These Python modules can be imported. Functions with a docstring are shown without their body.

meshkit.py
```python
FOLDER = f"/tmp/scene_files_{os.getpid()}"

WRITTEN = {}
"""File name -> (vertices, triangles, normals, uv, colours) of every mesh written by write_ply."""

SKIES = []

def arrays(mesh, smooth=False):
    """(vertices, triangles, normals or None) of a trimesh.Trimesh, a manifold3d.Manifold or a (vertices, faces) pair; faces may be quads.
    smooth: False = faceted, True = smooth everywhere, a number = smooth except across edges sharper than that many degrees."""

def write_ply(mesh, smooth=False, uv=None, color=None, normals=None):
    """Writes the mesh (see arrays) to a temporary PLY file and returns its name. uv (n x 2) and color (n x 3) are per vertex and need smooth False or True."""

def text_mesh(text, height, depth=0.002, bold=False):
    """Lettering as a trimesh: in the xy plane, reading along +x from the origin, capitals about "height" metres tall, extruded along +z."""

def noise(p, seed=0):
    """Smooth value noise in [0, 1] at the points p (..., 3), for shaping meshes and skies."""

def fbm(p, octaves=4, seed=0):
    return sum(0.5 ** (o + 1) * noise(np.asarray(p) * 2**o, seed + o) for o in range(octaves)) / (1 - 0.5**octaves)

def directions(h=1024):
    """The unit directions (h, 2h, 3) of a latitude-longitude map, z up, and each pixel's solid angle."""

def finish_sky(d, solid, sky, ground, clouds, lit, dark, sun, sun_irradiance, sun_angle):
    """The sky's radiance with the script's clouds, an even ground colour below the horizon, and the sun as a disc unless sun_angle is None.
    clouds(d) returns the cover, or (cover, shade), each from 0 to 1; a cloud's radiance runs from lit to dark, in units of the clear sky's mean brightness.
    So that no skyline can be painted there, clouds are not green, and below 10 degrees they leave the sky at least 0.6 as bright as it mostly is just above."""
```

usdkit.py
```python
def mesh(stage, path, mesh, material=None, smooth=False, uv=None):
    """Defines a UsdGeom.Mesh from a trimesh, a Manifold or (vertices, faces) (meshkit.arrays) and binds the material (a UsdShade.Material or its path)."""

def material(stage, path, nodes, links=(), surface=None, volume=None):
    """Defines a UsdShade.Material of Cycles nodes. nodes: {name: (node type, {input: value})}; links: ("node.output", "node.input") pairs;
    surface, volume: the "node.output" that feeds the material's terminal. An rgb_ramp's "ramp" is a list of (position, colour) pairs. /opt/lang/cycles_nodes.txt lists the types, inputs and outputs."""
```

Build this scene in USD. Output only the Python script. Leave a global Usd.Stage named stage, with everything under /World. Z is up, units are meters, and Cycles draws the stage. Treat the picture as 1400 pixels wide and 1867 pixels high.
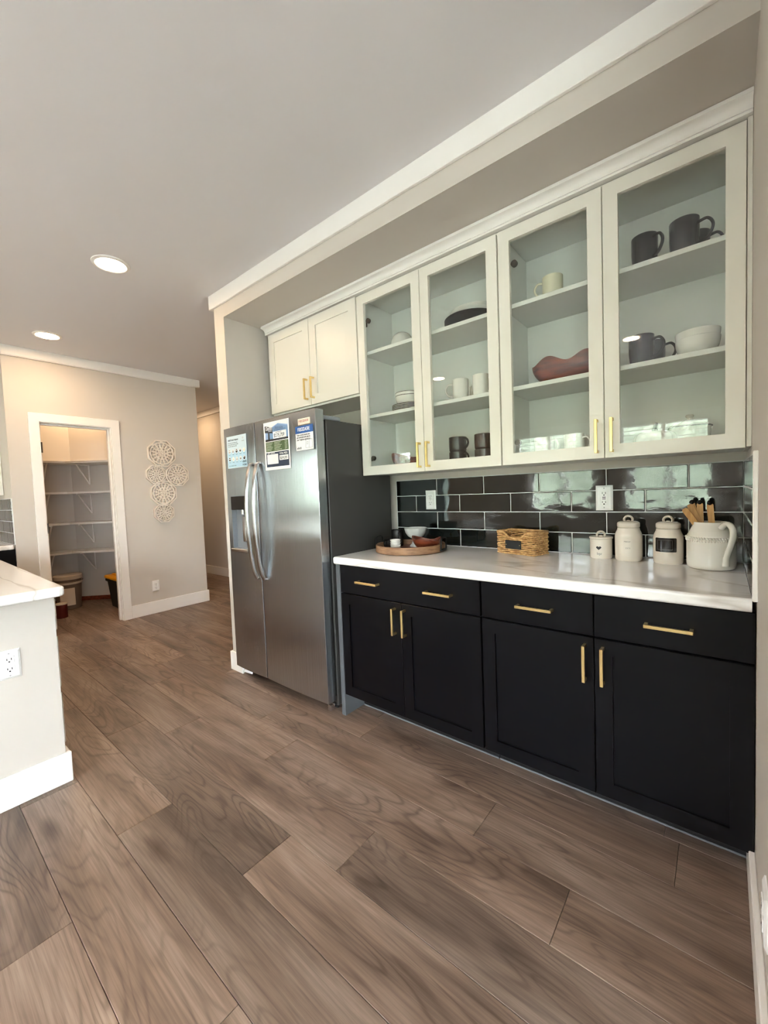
import math, random
import numpy as np, trimesh, manifold3d as m3, usdkit, meshkit
from shapely.geometry import Polygon, Point, box as sbox
from shapely import affinity, union_all
from pxr import Usd, UsdGeom, UsdLux, UsdShade, Gf, Sdf
random.seed(7); np.random.seed(7)
stage = Usd.Stage.CreateInMemory()
UsdGeom.SetStageUpAxis(stage, 'Z'); UsdGeom.SetStageMetersPerUnit(stage, 1.0)
UsdGeom.Xform.Define(stage, '/World'); UsdGeom.Scope.Define(stage, '/World/Looks')
PI = math.pi
# ------------------------------------------------------------------ camera, daylight, exposure
EXPOSURE = 2.12
SKY = 3.3
LAMP = 50.0
def camera():
    f, yaw, pit, rol = 750.1, 0.689244313, 0.0488171721, -0.0387951889
    base = np.array([[1, 0, 0], [0, 0, -1], [0, 1, 0.]])
    c, s = math.cos, math.sin
    ry = np.array([[c(yaw), 0, s(yaw)], [0, 1, 0], [-s(yaw), 0, c(yaw)]])
    rx = np.array([[1, 0, 0], [0, c(pit), -s(pit)], [0, s(pit), c(pit)]])
    rz = np.array([[c(rol), -s(rol), 0], [s(rol), c(rol), 0], [0, 0, 1]])
    R = rz @ rx @ ry @ base
    right, up, back, eye = R[0], -R[1], -R[2], np.array([0, -2.155, 1.222])
    cam = UsdGeom.Camera.Define(stage, '/World/camera')
    m = np.eye(4); m[0, :3] = right; m[1, :3] = up; m[2, :3] = back; m[3, :3] = eye
    cam.AddTransformOp().Set(Gf.Matrix4d(*[float(x) for x in m.ravel()]))
    cam.CreateHorizontalApertureAttr(36.0); cam.CreateVerticalApertureAttr(36.0 * 1867 / 1400)
    cam.CreateFocalLengthAttr(36.0 * f / 1400); cam.CreateClippingRangeAttr(Gf.Vec2f(0.02, 200))
    cam.CreateExposureAttr(EXPOSURE)
camera()
dome = UsdLux.DomeLight.Define(stage, '/World/sky')
dome.CreateColorAttr(Gf.Vec3f(0.85, 0.92, 1.0)); dome.CreateIntensityAttr(SKY)

# ------------------------------------------------------------------ materials
def lin(r, g, b):
    return tuple(((x / 255) / 12.92 if x / 255 <= 0.04045 else ((x / 255 + 0.055) / 1.055) ** 2.4) for x in (r, g, b))
M = {}
def mat(name, nodes, links, surface):
    M[name] = usdkit.material(stage, '/World/Looks/' + name, nodes, links, surface=surface); return M[name]
def plain(name, rgb, rough=0.5, metal=0.0, **k):
    return mat(name, {'p': ('principled_bsdf', {'base_color': lin(*rgb), 'roughness': rough, 'metallic': metal, **k})}, [], 'p.BSDF')
def bumpy(name, rgb, rough, scale, strength, dist=0.002, rgb2=None, detail=3, stretch=(1, 1, 1), metal=0.0, lo=0.35, hi=0.65, **k):
    """noise colour + bump in object space"""
    n = {'g': ('texture_coordinate', {}), 'm': ('mapping', {'scale': stretch}), 'n': ('noise_texture', {'scale': scale, 'detail': detail}),
         'b': ('bump', {'strength': strength, 'distance': dist}), 'p': ('principled_bsdf', {'base_color': lin(*rgb), 'roughness': rough, 'metallic': metal, **k})}
    l = [('g.object', 'm.vector'), ('m.vector', 'n.vector'), ('n.fac', 'b.height'), ('b.normal', 'p.normal')]
    if rgb2 is not None:
        n['r'] = ('rgb_ramp', {'ramp': [(lo, lin(*rgb)), (hi, lin(*rgb2))]}); l += [('n.fac', 'r.fac'), ('r.color', 'p.base_color')]
    return mat(name, n, l, 'p.BSDF')
plain('wall_paint', (203, 196, 187), 0.75)
plain('ceiling_paint', (222, 219, 219), 0.85)
plain('trim_white', (238, 235, 230), 0.38)
plain('cabinet_white', (232, 229, 219), 0.33)
plain('cabinet_inside', (226, 228, 222), 0.5)
plain('cabinet_black', (5, 6, 11), 0.33, specular_ior_level=0.2)
plain('toe_black', (12, 12, 14), 0.6)
plain('panel_grey', (82, 85, 88), 0.5)
plain('caulk', (205, 207, 208), 0.4)
plain('shoe_grey', (120, 122, 126), 0.35)
plain('plate_white', (240, 240, 238), 0.28)
plain('slot_dark', (30, 30, 30), 0.6)
plain('screw_grey', (170, 170, 168), 0.35)
plain('grout', (214, 215, 214), 0.85)
plain('brass', (238, 212, 148), 0.3, 1.0)
plain('fridge_grey', (66, 65, 63), 0.42, 0.2)
plain('gasket', (14, 14, 15), 0.55)
plain('carving_cream', (234, 224, 212), 0.6)
plain('chrome', (210, 212, 215), 0.16, 1.0)
plain('hinge_metal', (96, 90, 84), 0.35, 1.0)
plain('dark_panel', (18, 16, 15), 0.06)
plain('plastic_grey', (120, 124, 130), 0.3)
plain('ceramic_white', (230, 228, 220), 0.12)
plain('ceramic_stone', (222, 212, 198), 0.14)
plain('ceramic_ivory', (228, 223, 212), 0.14)
plain('ceramic_cream', (226, 222, 196), 0.22)
plain('ceramic_black', (22, 21, 22), 0.17)
plain('ceramic_brown', (58, 42, 36), 0.17)
plain('ceramic_grey', (205, 207, 205), 0.14)
plain('rim_dark', (70, 62, 56), 0.3)
plain('chalkboard', (33, 33, 36), 0.7)
plain('glaze_black', (24, 23, 23), 0.15)
plain('stamp_grey', (92, 88, 82), 0.5)
plain('iron', (20, 20, 21), 0.45, 0.6)
plain('bucket_brown', (120, 104, 92), 0.55)
plain('bucket_white', (196, 184, 170), 0.5)
plain('can_red', (92, 22, 20), 0.4)
plain('tote_black', (16, 16, 18), 0.45)
plain('tote_yellow', (240, 165, 20), 0.4)
plain('paper_white', (238, 240, 243), 0.55)
plain('paper_blue', (176, 212, 234), 0.4)
plain('paper_pale', (205, 224, 236), 0.4)
plain('ink_navy', (40, 56, 84), 0.5)
plain('ink_dark', (44, 50, 60), 0.5)
plain('ink_grey', (140, 146, 152), 0.5)
plain('ink_slate', (78, 92, 104), 0.5)
plain('sky_blue', (150, 180, 222), 0.5)
plain('roof_blue', (120, 155, 200), 0.5)
plain('field_green', (74, 98, 62), 0.5)
plain('pale_line', (188, 200, 178), 0.5)
plain('band_blue', (28, 90, 168), 0.45)
plain('badge_cream', (232, 218, 202), 0.45)
plain('ink_red', (176, 92, 84), 0.5)
plain('icon_grey', (188, 184, 186), 0.5)
bumpy('bamboo', (205, 160, 100), 0.5, 6, 0.1, 0.001, (176, 128, 74), 4, (14, 14, 1))
bumpy('acacia', (134, 64, 40), 0.35, 7, 0.05, 0.001, (84, 36, 22), 5, (1, 6, 8))
bumpy('tray_wood', (168, 128, 96), 0.6, 9, 0.35, 0.002, (128, 92, 66), 6, (2, 2, 9))
bumpy('wicker', (214, 172, 118), 0.7, 60, 0.5, 0.002, (176, 130, 80), 3)
bumpy('underlay', (60, 48, 40), 0.9, 20, 0.1)
plain('grass', (136, 136, 129), 0.9)
bumpy('hedge_leaf', (98, 110, 88), 0.8, 5, 0.0, 0.1, (168, 176, 152), 3)
# brushed steel, grain upright: highlights spread sideways
mat('steel', {'g': ('texture_coordinate', {}), 'm': ('mapping', {'scale': (700, 60, 2)}), 'n': ('noise_texture', {'scale': 1, 'detail': 2}), 't': ('tangent', {'direction_type': 'radial', 'axis': 'z'}),
              'r': ('map_range', {'from_min': 0.2, 'from_max': 0.8, 'to_min': 0.225, 'to_max': 0.245}),
              'p': ('principled_bsdf', {'base_color': lin(182, 187, 192), 'metallic': 1.0, 'anisotropic': 0.8})},
    [('g.object', 'm.vector'), ('m.vector', 'n.vector'), ('n.fac', 'r.value'), ('r.result', 'p.roughness'), ('t.tangent', 'p.tangent')], 'p.BSDF')
plain('steel_bar', (178, 178, 178), 0.2, 1.0)
# hand-glazed black tile: gloss with a slow ripple
mat('tile_glaze', {'g': ('geometry', {}), 'm': ('mapping', {'scale': (1, 1, 1.6)}), 'n': ('noise_texture', {'scale': 9, 'detail': 1.5}), 'n2': ('noise_texture', {'scale': 95, 'detail': 1}),
              'a': ('math', {'math_type': 'multiply_add', 'value2': 0.05}), 'b': ('bump', {'strength': 0.22, 'distance': 0.006}),
              'p': ('principled_bsdf', {'base_color': lin(22, 27, 28), 'roughness': 0.04, 'ior': 1.75})},
    [('g.position', 'm.vector'), ('m.vector', 'n.vector'), ('m.vector', 'n2.vector'), ('n2.fac', 'a.value1'), ('n.fac', 'a.value3'), ('a.value', 'b.height'), ('b.normal', 'p.normal')], 'p.BSDF')
# white quartz with soft grey veins
mat('quartz', {'g': ('geometry', {}), 'm': ('mapping', {'rotation': (0.2, 0.1, 0.32), 'scale': (0.55, 2.4, 2.4)}),
               'd': ('noise_texture', {'scale': 1.6, 'detail': 4}), 'x': ('vector_math', {'math_type': 'multiply_add', 'vector2': (0.55, 0.55, 0.55)}),
               'w': ('noise_texture', {'scale': 1.15, 'detail': 2, 'roughness': 0.4}), 's': ('math', {'math_type': 'subtract', 'value2': 0.5}), 'ab': ('math', {'math_type': 'absolute'}),
               'r': ('rgb_ramp', {'ramp': [(0.0, lin(204, 198, 191)), (0.004, lin(219, 215, 210)), (0.011, lin(239, 237, 234)), (1, lin(241, 239, 236))]}),
               'p': ('principled_bsdf', {'roughness': 0.13})},
    [('g.position', 'm.vector'), ('m.vector', 'd.vector'), ('d.color', 'x.vector1'), ('m.vector', 'x.vector3'), ('x.vector', 'w.vector'), ('w.fac', 's.value1'), ('s.value', 'ab.value1'), ('ab.value', 'r.fac'), ('r.color', 'p.base_color')], 'p.BSDF')
# window and cabinet panes
mat('pane', {'f': ('layer_weight', {'blend': 0.5}), 'w': ('math', {'math_type': 'power', 'value2': 5.0}), 'k': ('math', {'math_type': 'multiply_add', 'value2': 0.9, 'value3': 0.036}),
             't': ('transparent_bsdf', {'color': (0.985, 0.995, 0.988)}), 'g': ('glossy_bsdf', {'color': (1, 1, 1), 'roughness': 0.0}), 'x': ('mix_closure', {})},
    [('f.facing', 'w.value1'), ('w.value', 'k.value1'), ('k.value', 'x.fac'), ('t.BSDF', 'x.closure1'), ('g.BSDF', 'x.closure2')], 'x.closure')
mat('lamp_glow', {'e': ('emission', {'color': (1.0, 0.69, 0.41), 'strength': LAMP})}, [], 'e.emission')
# vinyl oak planks: six tones
TONES = [(1.0, 1.0, 1.0), (0.92, 0.92, 0.93), (1.06, 1.05, 1.04), (0.96, 0.95, 0.94), (1.03, 1.02, 1.02), (0.87, 0.88, 0.89)]
for i, tn in enumerate(TONES):
    off = (i * 13.7, i * 5.31, i * 2.2)
    c = lambda r, g, b: tuple(min(1, a * t) for a, t in zip(lin(r, g, b), tn))
    mat('oak_%s' % 'abcdef'[i], {
        'g': ('geometry', {}), 'm': ('mapping', {'location': off}),
        'as': ('mapping', {'scale': (0.85, 5.4, 1)}), 'an': ('noise_texture', {'scale': 1.35, 'detail': 1.6, 'roughness': 0.4, 'distortion': 0.5}),
        'ak': ('math', {'math_type': 'multiply', 'value2': 105.0}), 'asn': ('math', {'math_type': 'sine'}),
        'fs': ('mapping', {'scale': (4.0, 170, 1)}), 'fn': ('noise_texture', {'scale': 1.0, 'detail': 3.5, 'roughness': 0.6}),
        'cs': ('mapping', {'scale': (0.9, 6.0, 1)}), 'cn': ('noise_texture', {'scale': 1.3, 'detail': 4, 'roughness': 0.62, 'distortion': 0.4}),
        'ds': ('mapping', {'scale': (0.6, 1.6, 1)}), 'dn': ('noise_texture', {'scale': 1.9, 'detail': 2}),
        'ks': ('mapping', {'scale': (1.3, 4.2, 1)}), 'kn': ('voronoi_texture', {'scale': 1.0, 'randomness': 1.0}),
        'kr': ('rgb_ramp', {'ramp': [(0.0, (0.36, 0.32, 0.30)), (0.05, (0.55, 0.50, 0.48)), (0.14, (1, 1, 1)), (1, (1, 1, 1))]}),
        'r1': ('rgb_ramp', {'ramp': [(0.28, c(84, 68, 57)), (0.47, c(122, 102, 88)), (0.72, c(155, 136, 121))]}),
        'r2': ('rgb_ramp', {'ramp': [(0.0, (0.62, 0.59, 0.57)), (0.16, (0.90, 0.89, 0.88)), (0.4, (1.0, 1.0, 1.0)), (1, (1.05, 1.05, 1.05))]}),
        'r3': ('rgb_ramp', {'ramp': [(0.30, (0.74, 0.72, 0.70)), (0.62, (1.10, 1.10, 1.10))]}),
        'r4': ('rgb_ramp', {'ramp': [(0.35, (0.82, 0.82, 0.84)), (0.62, (1.06, 1.05, 1.05))]}),
        'mm': ('math', {'math_type': 'multiply_add', 'value2': 0.5, 'value3': 0.5}),
        'ms': ('mapping', {'scale': (0.8, 2.4, 1), 'location': (3.1, 7.7, 0)}), 'mn': ('noise_texture', {'scale': 1.5, 'detail': 1}), 'mr': ('map_range', {'from_min': 0.40, 'from_max': 0.60, 'to_min': 0.12, 'to_max': 0.95, 'clamp': True}), 'x1': ('mix_color', {'blend_type': 'multiply'}), 'x2': ('mix_color', {'blend_type': 'multiply', 'fac': 1.0}), 'x3': ('mix_color', {'blend_type': 'multiply', 'fac': 0.9}), 'x4': ('mix_color', {'blend_type': 'multiply', 'fac': 0.9}),
        'p': ('principled_bsdf', {'roughness': 0.44})},
        [('g.position', 'm.vector'), ('m.vector', 'as.vector'), ('as.vector', 'an.vector'), ('an.fac', 'ak.value1'), ('ak.value', 'asn.value1'), ('asn.value', 'mm.value1'), ('mm.value', 'r2.fac'),
         ('m.vector', 'fs.vector'), ('fs.vector', 'fn.vector'), ('m.vector', 'cs.vector'), ('cs.vector', 'cn.vector'), ('m.vector', 'ds.vector'), ('ds.vector', 'dn.vector'), ('m.vector', 'ks.vector'), ('ks.vector', 'kn.vector'), ('kn.distance', 'kr.fac'),
         ('m.vector', 'ms.vector'), ('ms.vector', 'mn.vector'), ('mn.fac', 'mr.value'), ('mr.result', 'x1.fac'), ('cn.fac', 'r1.fac'), ('fn.fac', 'r3.fac'), ('dn.fac', 'r4.fac'),
         ('r1.color', 'x1.a'), ('r2.color', 'x1.b'), ('x1.result', 'x2.a'), ('r3.color', 'x2.b'), ('x2.result', 'x3.a'), ('kr.color', 'x3.b'), ('x3.result', 'x4.a'), ('r4.color', 'x4.b'), ('x4.result', 'p.base_color')], 'p.BSDF')
OAK = ['oak_%s' % x for x in 'abcdef']

# ------------------------------------------------------------------ mesh helpers
def tm(v, f): return trimesh.Trimesh(np.asarray(v, float), np.asarray(f, int), process=False)
def bx(x0, x1, y0, y1, z0, z1, c=0.0):
    """a box; c chamfers its edges"""
    c = min(c, abs(x1 - x0) / 2.2, abs(y1 - y0) / 2.2, abs(z1 - z0) / 2.2)
    if c <= 0:
        b = trimesh.creation.box((x1 - x0, y1 - y0, z1 - z0)); b.apply_translation(((x0 + x1) / 2, (y0 + y1) / 2, (z0 + z1) / 2)); return b
    P = []
    for sx in (0, 1):
        for sy in (0, 1):
            for sz in (0, 1):
                p = np.array([(x0, x1)[sx], (y0, y1)[sy], (z0, z1)[sz]]); d = np.array([1 - 2 * sx, 1 - 2 * sy, 1 - 2 * sz]) * c
                for k in range(3):
                    q = p + d; q[k] = p[k]; P.append(q)
    m = m3.Manifold.hull_points(np.array(P)); a = m.to_mesh()
    return tm(a.vert_properties[:, :3], a.tri_verts)
def man(t): return m3.Manifold(m3.Mesh(np.asarray(t.vertices, np.float32), np.asarray(t.faces, np.uint32)))
def unman(m): a = m.to_mesh(); return tm(a.vert_properties[:, :3], a.tri_verts)
def cut(t, *holes):
    m = man(t)
    for h in holes: m = m - man(h)
    return unman(m)
def uni(*ts):
    m = man(ts[0])
    for t in ts[1:]: m = m + man(t)
    return unman(m)
def cat(*ts): return trimesh.util.concatenate([tm(t.vertices, t.faces) for t in ts])
def rbox(x0, x1, y0, y1, z0, z1, r, n=12):
    s = m3.Manifold.sphere(r, n)
    return unman(m3.Manifold.batch_hull([s.translate((a, b, c)) for a in (x0 + r, x1 - r) for b in (y0 + r, y1 - r) for c in (z0 + r, z1 - r)]))
def lathe(prof, n=40, sx=1, sy=1):
    """closed ring profile [(r,z)...]; ends on the axis are fine"""
    p = np.array(prof, float); k = len(p); a = np.linspace(0, 2 * PI, n, endpoint=False)
    V = np.stack([np.outer(np.cos(a), p[:, 0]) * sx, np.outer(np.sin(a), p[:, 0]) * sy, np.tile(p[:, 1], (n, 1))], -1).reshape(-1, 3)
    F = []
    for i in range(n):
        j = (i + 1) % n
        for q in range(k - 1):
            a0, a1, b0, b1 = i * k + q, i * k + q + 1, j * k + q, j * k + q + 1
            F += [(a0, b0, b1), (a0, b1, a1)]
    t = trimesh.Trimesh(V, np.array(F)); t.merge_vertices(); t.update_faces(t.nondegenerate_faces())
    if t.volume < 0: t.invert()
    return t
def smoothline(pts, per=8):
    """Catmull-Rom through the points"""
    P = [np.array(p, float) for p in pts]; P = [2 * P[0] - P[1]] + P + [2 * P[-1] - P[-2]]; out = []
    for i in range(1, len(P) - 2):
        for t in np.linspace(0, 1, per, endpoint=False):
            a, b, c, d = P[i - 1:i + 3]
            out.append(0.5 * (2 * b + (c - a) * t + (2 * a - 5 * b + 4 * c - d) * t * t + (3 * b - a - 3 * c + d) * t ** 3))
    out.append(P[-2]); return np.array(out)
def tube(path, r, n=10, flat=1.0, side=None):
    """round (or flattened) rod along a path"""
    P = np.array(path, float); r = np.broadcast_to(np.array(r, float), (len(P),)); V = []; F = []
    T = np.gradient(P, axis=0); T /= np.linalg.norm(T, axis=1, keepdims=True)
    u = np.array(side if side is not None else ([0, 0, 1] if abs(T[0][2]) < 0.9 else [1, 0, 0]), float)
    for i in range(len(P)):
        u = u - T[i] * u.dot(T[i]); u /= np.linalg.norm(u); w = np.cross(T[i], u)
        for k in range(n):
            a = 2 * PI * k / n; V.append(P[i] + r[i] * (u * math.cos(a) + w * math.sin(a) * flat))
    for i in range(len(P) - 1):
        for k in range(n):
            a, b = i * n + k, i * n + (k + 1) % n; F += [(a, b, b + n), (a, b + n, a + n)]
    c0, c1 = len(V), len(V) + 1; V += [P[0], P[-1]]
    for k in range(n): F += [(c0, (k + 1) % n, k), (c1, (len(P) - 1) * n + k, (len(P) - 1) * n + (k + 1) % n)]
    t = tm(V, F)
    if t.volume < 0: t.invert()
    return t
def extr(poly, h, z0=0.0):
    gs = getattr(poly, 'geoms', [poly]); out = []
    for g in gs:
        if g.is_empty: continue
        t = trimesh.creation.extrude_polygon(g, h, engine='earcut'); t.apply_translation((0, 0, z0)); out.append(t)
    return cat(*out)
def move(t, x=0, y=0, z=0, rz=0, rx=0, ry=0, s=None):
    t = tm(t.vertices.copy(), t.faces.copy())
    if s is not None: t.apply_scale(s)
    for a, ax in ((rx, (1, 0, 0)), (ry, (0, 1, 0)), (rz, (0, 0, 1))):
        if a: t.apply_transform(trimesh.transformations.rotation_matrix(a, ax))
    t.apply_translation((x, y, z)); return t
def front(t):
    """xy artwork (reading along +x, +z towards the viewer) stood upright on a face that looks towards -y"""
    return move(t, rx=PI / 2)
def text(s, h, depth=0.0004, width=None, bold=False):
    t = meshkit.text_mesh(s, h, depth, bold); t = tm(t.vertices, t.faces)
    if width: t.vertices[:, 0] *= width / (t.vertices[:, 0].max() - t.vertices[:, 0].min())
    t.vertices[:, 0] -= t.vertices[:, 0].min(); return t

# ------------------------------------------------------------------ scene-object helpers
USED = {}
def fresh(parent, name):
    k = (parent, name); n = USED.get(k, 0); USED[k] = n + 1
    return f'{parent}/{name}' + (f'_{n:03d}' if n else '')
LOC = {}
def tag(prim, label=None, category=None, group=None, kind=None):
    for k, v in (('label', label), ('category', category), ('group', group), ('kind', kind)):
        if v: prim.SetCustomDataByKey(k, v)
    return prim
def thing(name, label, category, loc=(0, 0, 0), rz=0, group=None, kind=None):
    x = UsdGeom.Xform.Define(stage, fresh('/World', name)); x.AddTranslateOp().Set(Gf.Vec3d(*map(float, loc)))
    x.AddRotateZOp().Set(math.degrees(rz)); LOC[str(x.GetPath())] = np.array(loc, float)
    return tag(x.GetPrim(), label, category, group, kind)
def part(parent, name, mesh, material, smooth=None, label=None, world=False, kind=None):
    """one mesh under a thing or a part; world=True: the mesh is given in world coordinates (thing not turned)"""
    if world:
        top = '/'.join(str(parent.GetPath()).split('/')[:3]); mesh = move(mesh, *(-LOC[top]))
    m = usdkit.mesh(stage, fresh(str(parent.GetPath()), name), (np.asarray(mesh.vertices), np.asarray(mesh.faces)), M[material], smooth=smooth if smooth is not None else False)
    return tag(m.GetPrim(), label, kind=kind)
def struct(name, mesh, material, label, category, smooth=None):
    m = usdkit.mesh(stage, fresh('/World', name), (np.asarray(mesh.vertices), np.asarray(mesh.faces)), M[material], smooth=smooth if smooth is not None else False)
    return tag(m.GetPrim(), label, category, kind='structure')
def dup(root, label, loc, rz=0, group=None):
    d = root.GetCustomData(); base = root.GetName()
    x = UsdGeom.Xform.Define(stage, fresh('/World', base.rstrip('0123456789').rstrip('_') if base[-3:].isdigit() else base))
    x.AddTranslateOp().Set(Gf.Vec3d(*map(float, loc))); x.AddRotateZOp().Set(math.degrees(rz))
    p = x.GetPrim(); p.GetReferences().AddInternalReference(root.GetPath())
    p.SetInstanceable(True)
    return tag(p, label, d['category'], group or d.get('group'))
# ------------------------------------------------------------------ the setting
CEIL, XL, XR, YF = 2.61, -7.6, 3.3, -4.45        # ceiling height; far left, far right and rear walls
XB = 0.075                                        # right wall of the kitchen niche
XP = -4.773                                       # pantry wall, facing the kitchen
# floor: underlay with single planks
fl = tag(UsdGeom.Xform.Define(stage, '/World/floor').GetPrim(), 'grey-brown oak plank floor running through the whole kitchen', 'floor', kind='structure'); LOC['/World/floor'] = np.zeros(3)
part(fl, 'underlay', bx(XL, XR, YF, 1.25, -0.05, -0.008), 'underlay')
PW, PL, Y0 = 0.194, 1.289, -0.521
JOINT = {0: -0.111, 1: -0.677, 2: -0.355, 3: -0.967, 4: -1.20, 5: -1.715, 6: -0.902, 7: -1.47}
rf = random.Random(3); last = None
for k in range(-10, 21):
    ya, yb = max(Y0 - PW * (k + 1), YF), min(Y0 - PW * k, 1.25)
    if yb - ya < 0.02: continue
    j = JOINT.get(k, rf.uniform(-1.3, 0)); xs = [XL]
    q = j - PL * math.floor((j - XL) / PL)
    while q < XR: xs.append(q); q += PL
    xs.append(XR)
    for xa, xb in zip(xs[:-1], xs[1:]):
        if xb - xa < 0.05: continue
        g = 0.0006; c = 0.0011
        V = [(xa + g, ya + g, -0.008), (xb - g, ya + g, -0.008), (xb - g, yb - g, -0.008), (xa + g, yb - g, -0.008),
             (xa + g, ya + g, -c), (xb - g, ya + g, -c), (xb - g, yb - g, -c), (xa + g, yb - g, -c),
             (xa + g + c, ya + g + c, 0), (xb - g - c, ya + g + c, 0), (xb - g - c, yb - g - c, 0), (xa + g + c, yb - g - c, 0)]
        Fq = [(8, 9, 10, 11)] + [(a, (a + 1) % 4, (a + 1) % 4 + 4, a + 4) for a in range(4)] + [(a + 4, (a + 1) % 4 + 4, (a + 1) % 4 + 8, a + 8) for a in range(4)]
        Ft = [t for f4 in Fq for t in ((f4[0], f4[1], f4[2]), (f4[0], f4[2], f4[3]))]
        mi = rf.choice([m for m in OAK if m != last]); last = mi
        part(fl, 'plank', tm(V, Ft), mi)
struct('ceiling', bx(XL, XR + .15, YF - .15, 1.3, CEIL, CEIL + 0.1), 'ceiling_paint', 'smooth white painted ceiling over the kitchen and hall', 'ceiling')
# niche for fridge and cabinets
wb = tag(UsdGeom.Xform.Define(stage, '/World/wall_back').GetPrim(), 'greige wall behind the cabinets with a black tile backsplash', 'wall', kind='structure'); LOC['/World/wall_back'] = np.zeros(3)
part(wb, 'plaster', bx(-2.70, XB + .12, 0, 0.12, 0, CEIL), 'wall_paint')
TZ = [0.8845, 0.986, 1.0875, 1.189, 1.2895]
part(wb, 'grout', bx(-1.657, XB, -0.0075, 0, 0.884, 1.292), 'grout')
def tile(x0, x1, z0, z1, y0, y1):
    c = 0.0022
    return bx(x0, x1, y0, y1, z0, z1, c)
for r in range(4):
    z0, z1 = TZ[r] + .0024, TZ[r + 1] - .0024
    off = -1.346 if r % 2 else -1.5005
    xs = [-1.655] + [off + 0.309 * i for i in range(8) if off + 0.309 * i < 0.04] + [0.066]
    for a, b in zip(xs[:-1], xs[1:]):
        if b - a > 0.012: part(wb, 'tile', tile(a + .0024, b - .0024, z0, z1, -0.0105, -0.002), 'tile_glaze')
wr = tag(UsdGeom.Xform.Define(stage, '/World/wall_right').GetPrim(), 'greige wall closing the kitchen niche on the right', 'wall', kind='structure'); LOC['/World/wall_right'] = np.zeros(3)
part(wr, 'plaster', bx(XB, XB + .12, -1.35, 1.3, 0, CEIL), 'wall_paint')
part(wr, 'grout', bx(XB - .0075, XB, -0.668, -0.0076, 0.884, 1.292), 'grout')
for r in range(4):
    z0, z1 = TZ[r] + .0024, TZ[r + 1] - .0024
    ys = [-0.012, -0.16, -0.469, -0.655] if r % 2 else [-0.012, -0.314, -0.623, -0.655]
    for a, b in zip(ys[:-1], ys[1:]): part(wr, 'tile', tile(XB - .0105, XB - .002, z0, z1, b + .0024, a - .0024), 'tile_glaze')
part(wr, 'tile_edge', bx(XB - .012, XB, -0.672, -0.655, 0.884, 1.294, .002), 'trim_white')
struct('wall_fridge', bx(-2.70, -2.58, -0.632, 0.0, 0, CEIL), 'wall_paint', 'narrow greige wall end standing left of the refrigerator', 'wall')
struct('wall_soffit', bx(-2.58, XB, -0.632, 0, 2.432, CEIL), 'wall_paint', 'dropped greige soffit above the cabinet niche', 'soffit')
# pantry and hall
def slab_hole(x0, x1, y0, y1, holes):
    return cut(bx(x0, x1, y0, y1, 0, CEIL), *holes)
struct('wall_pantry', slab_hole(XP - .12, XP, -1.44, .25, [bx(XP - .2, XP + .1, -1.23, -.64, -.1, 1.985)]), 'wall_paint', 'greige wall with the open pantry doorway', 'wall')
struct('wall_pantry_side', bx(-7.0, XP - .12, .13, .25, 0, CEIL), 'wall_paint', 'side wall of the pantry towards the hall', 'wall')
q = 0.7071
pa, pc, pb = np.array([-6.28, -1.32]), np.array([-6.28, -0.64]), np.array([-5.51, 0.13])
struct('wall_pantry_inner', extr(Polygon([pa, pc, pb, pb + (-.14, 0), pc + (-.14, 0), pa + (-.14, 0)]), CEIL), 'wall_paint', 'angled inner walls of the pantry meeting in a corner', 'wall')
struct('wall_kitchen', bx(XL, XP - .12, -1.44, -1.32, 0, CEIL), 'wall_paint', 'greige wall behind the cabinets at the left edge', 'wall')
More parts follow.
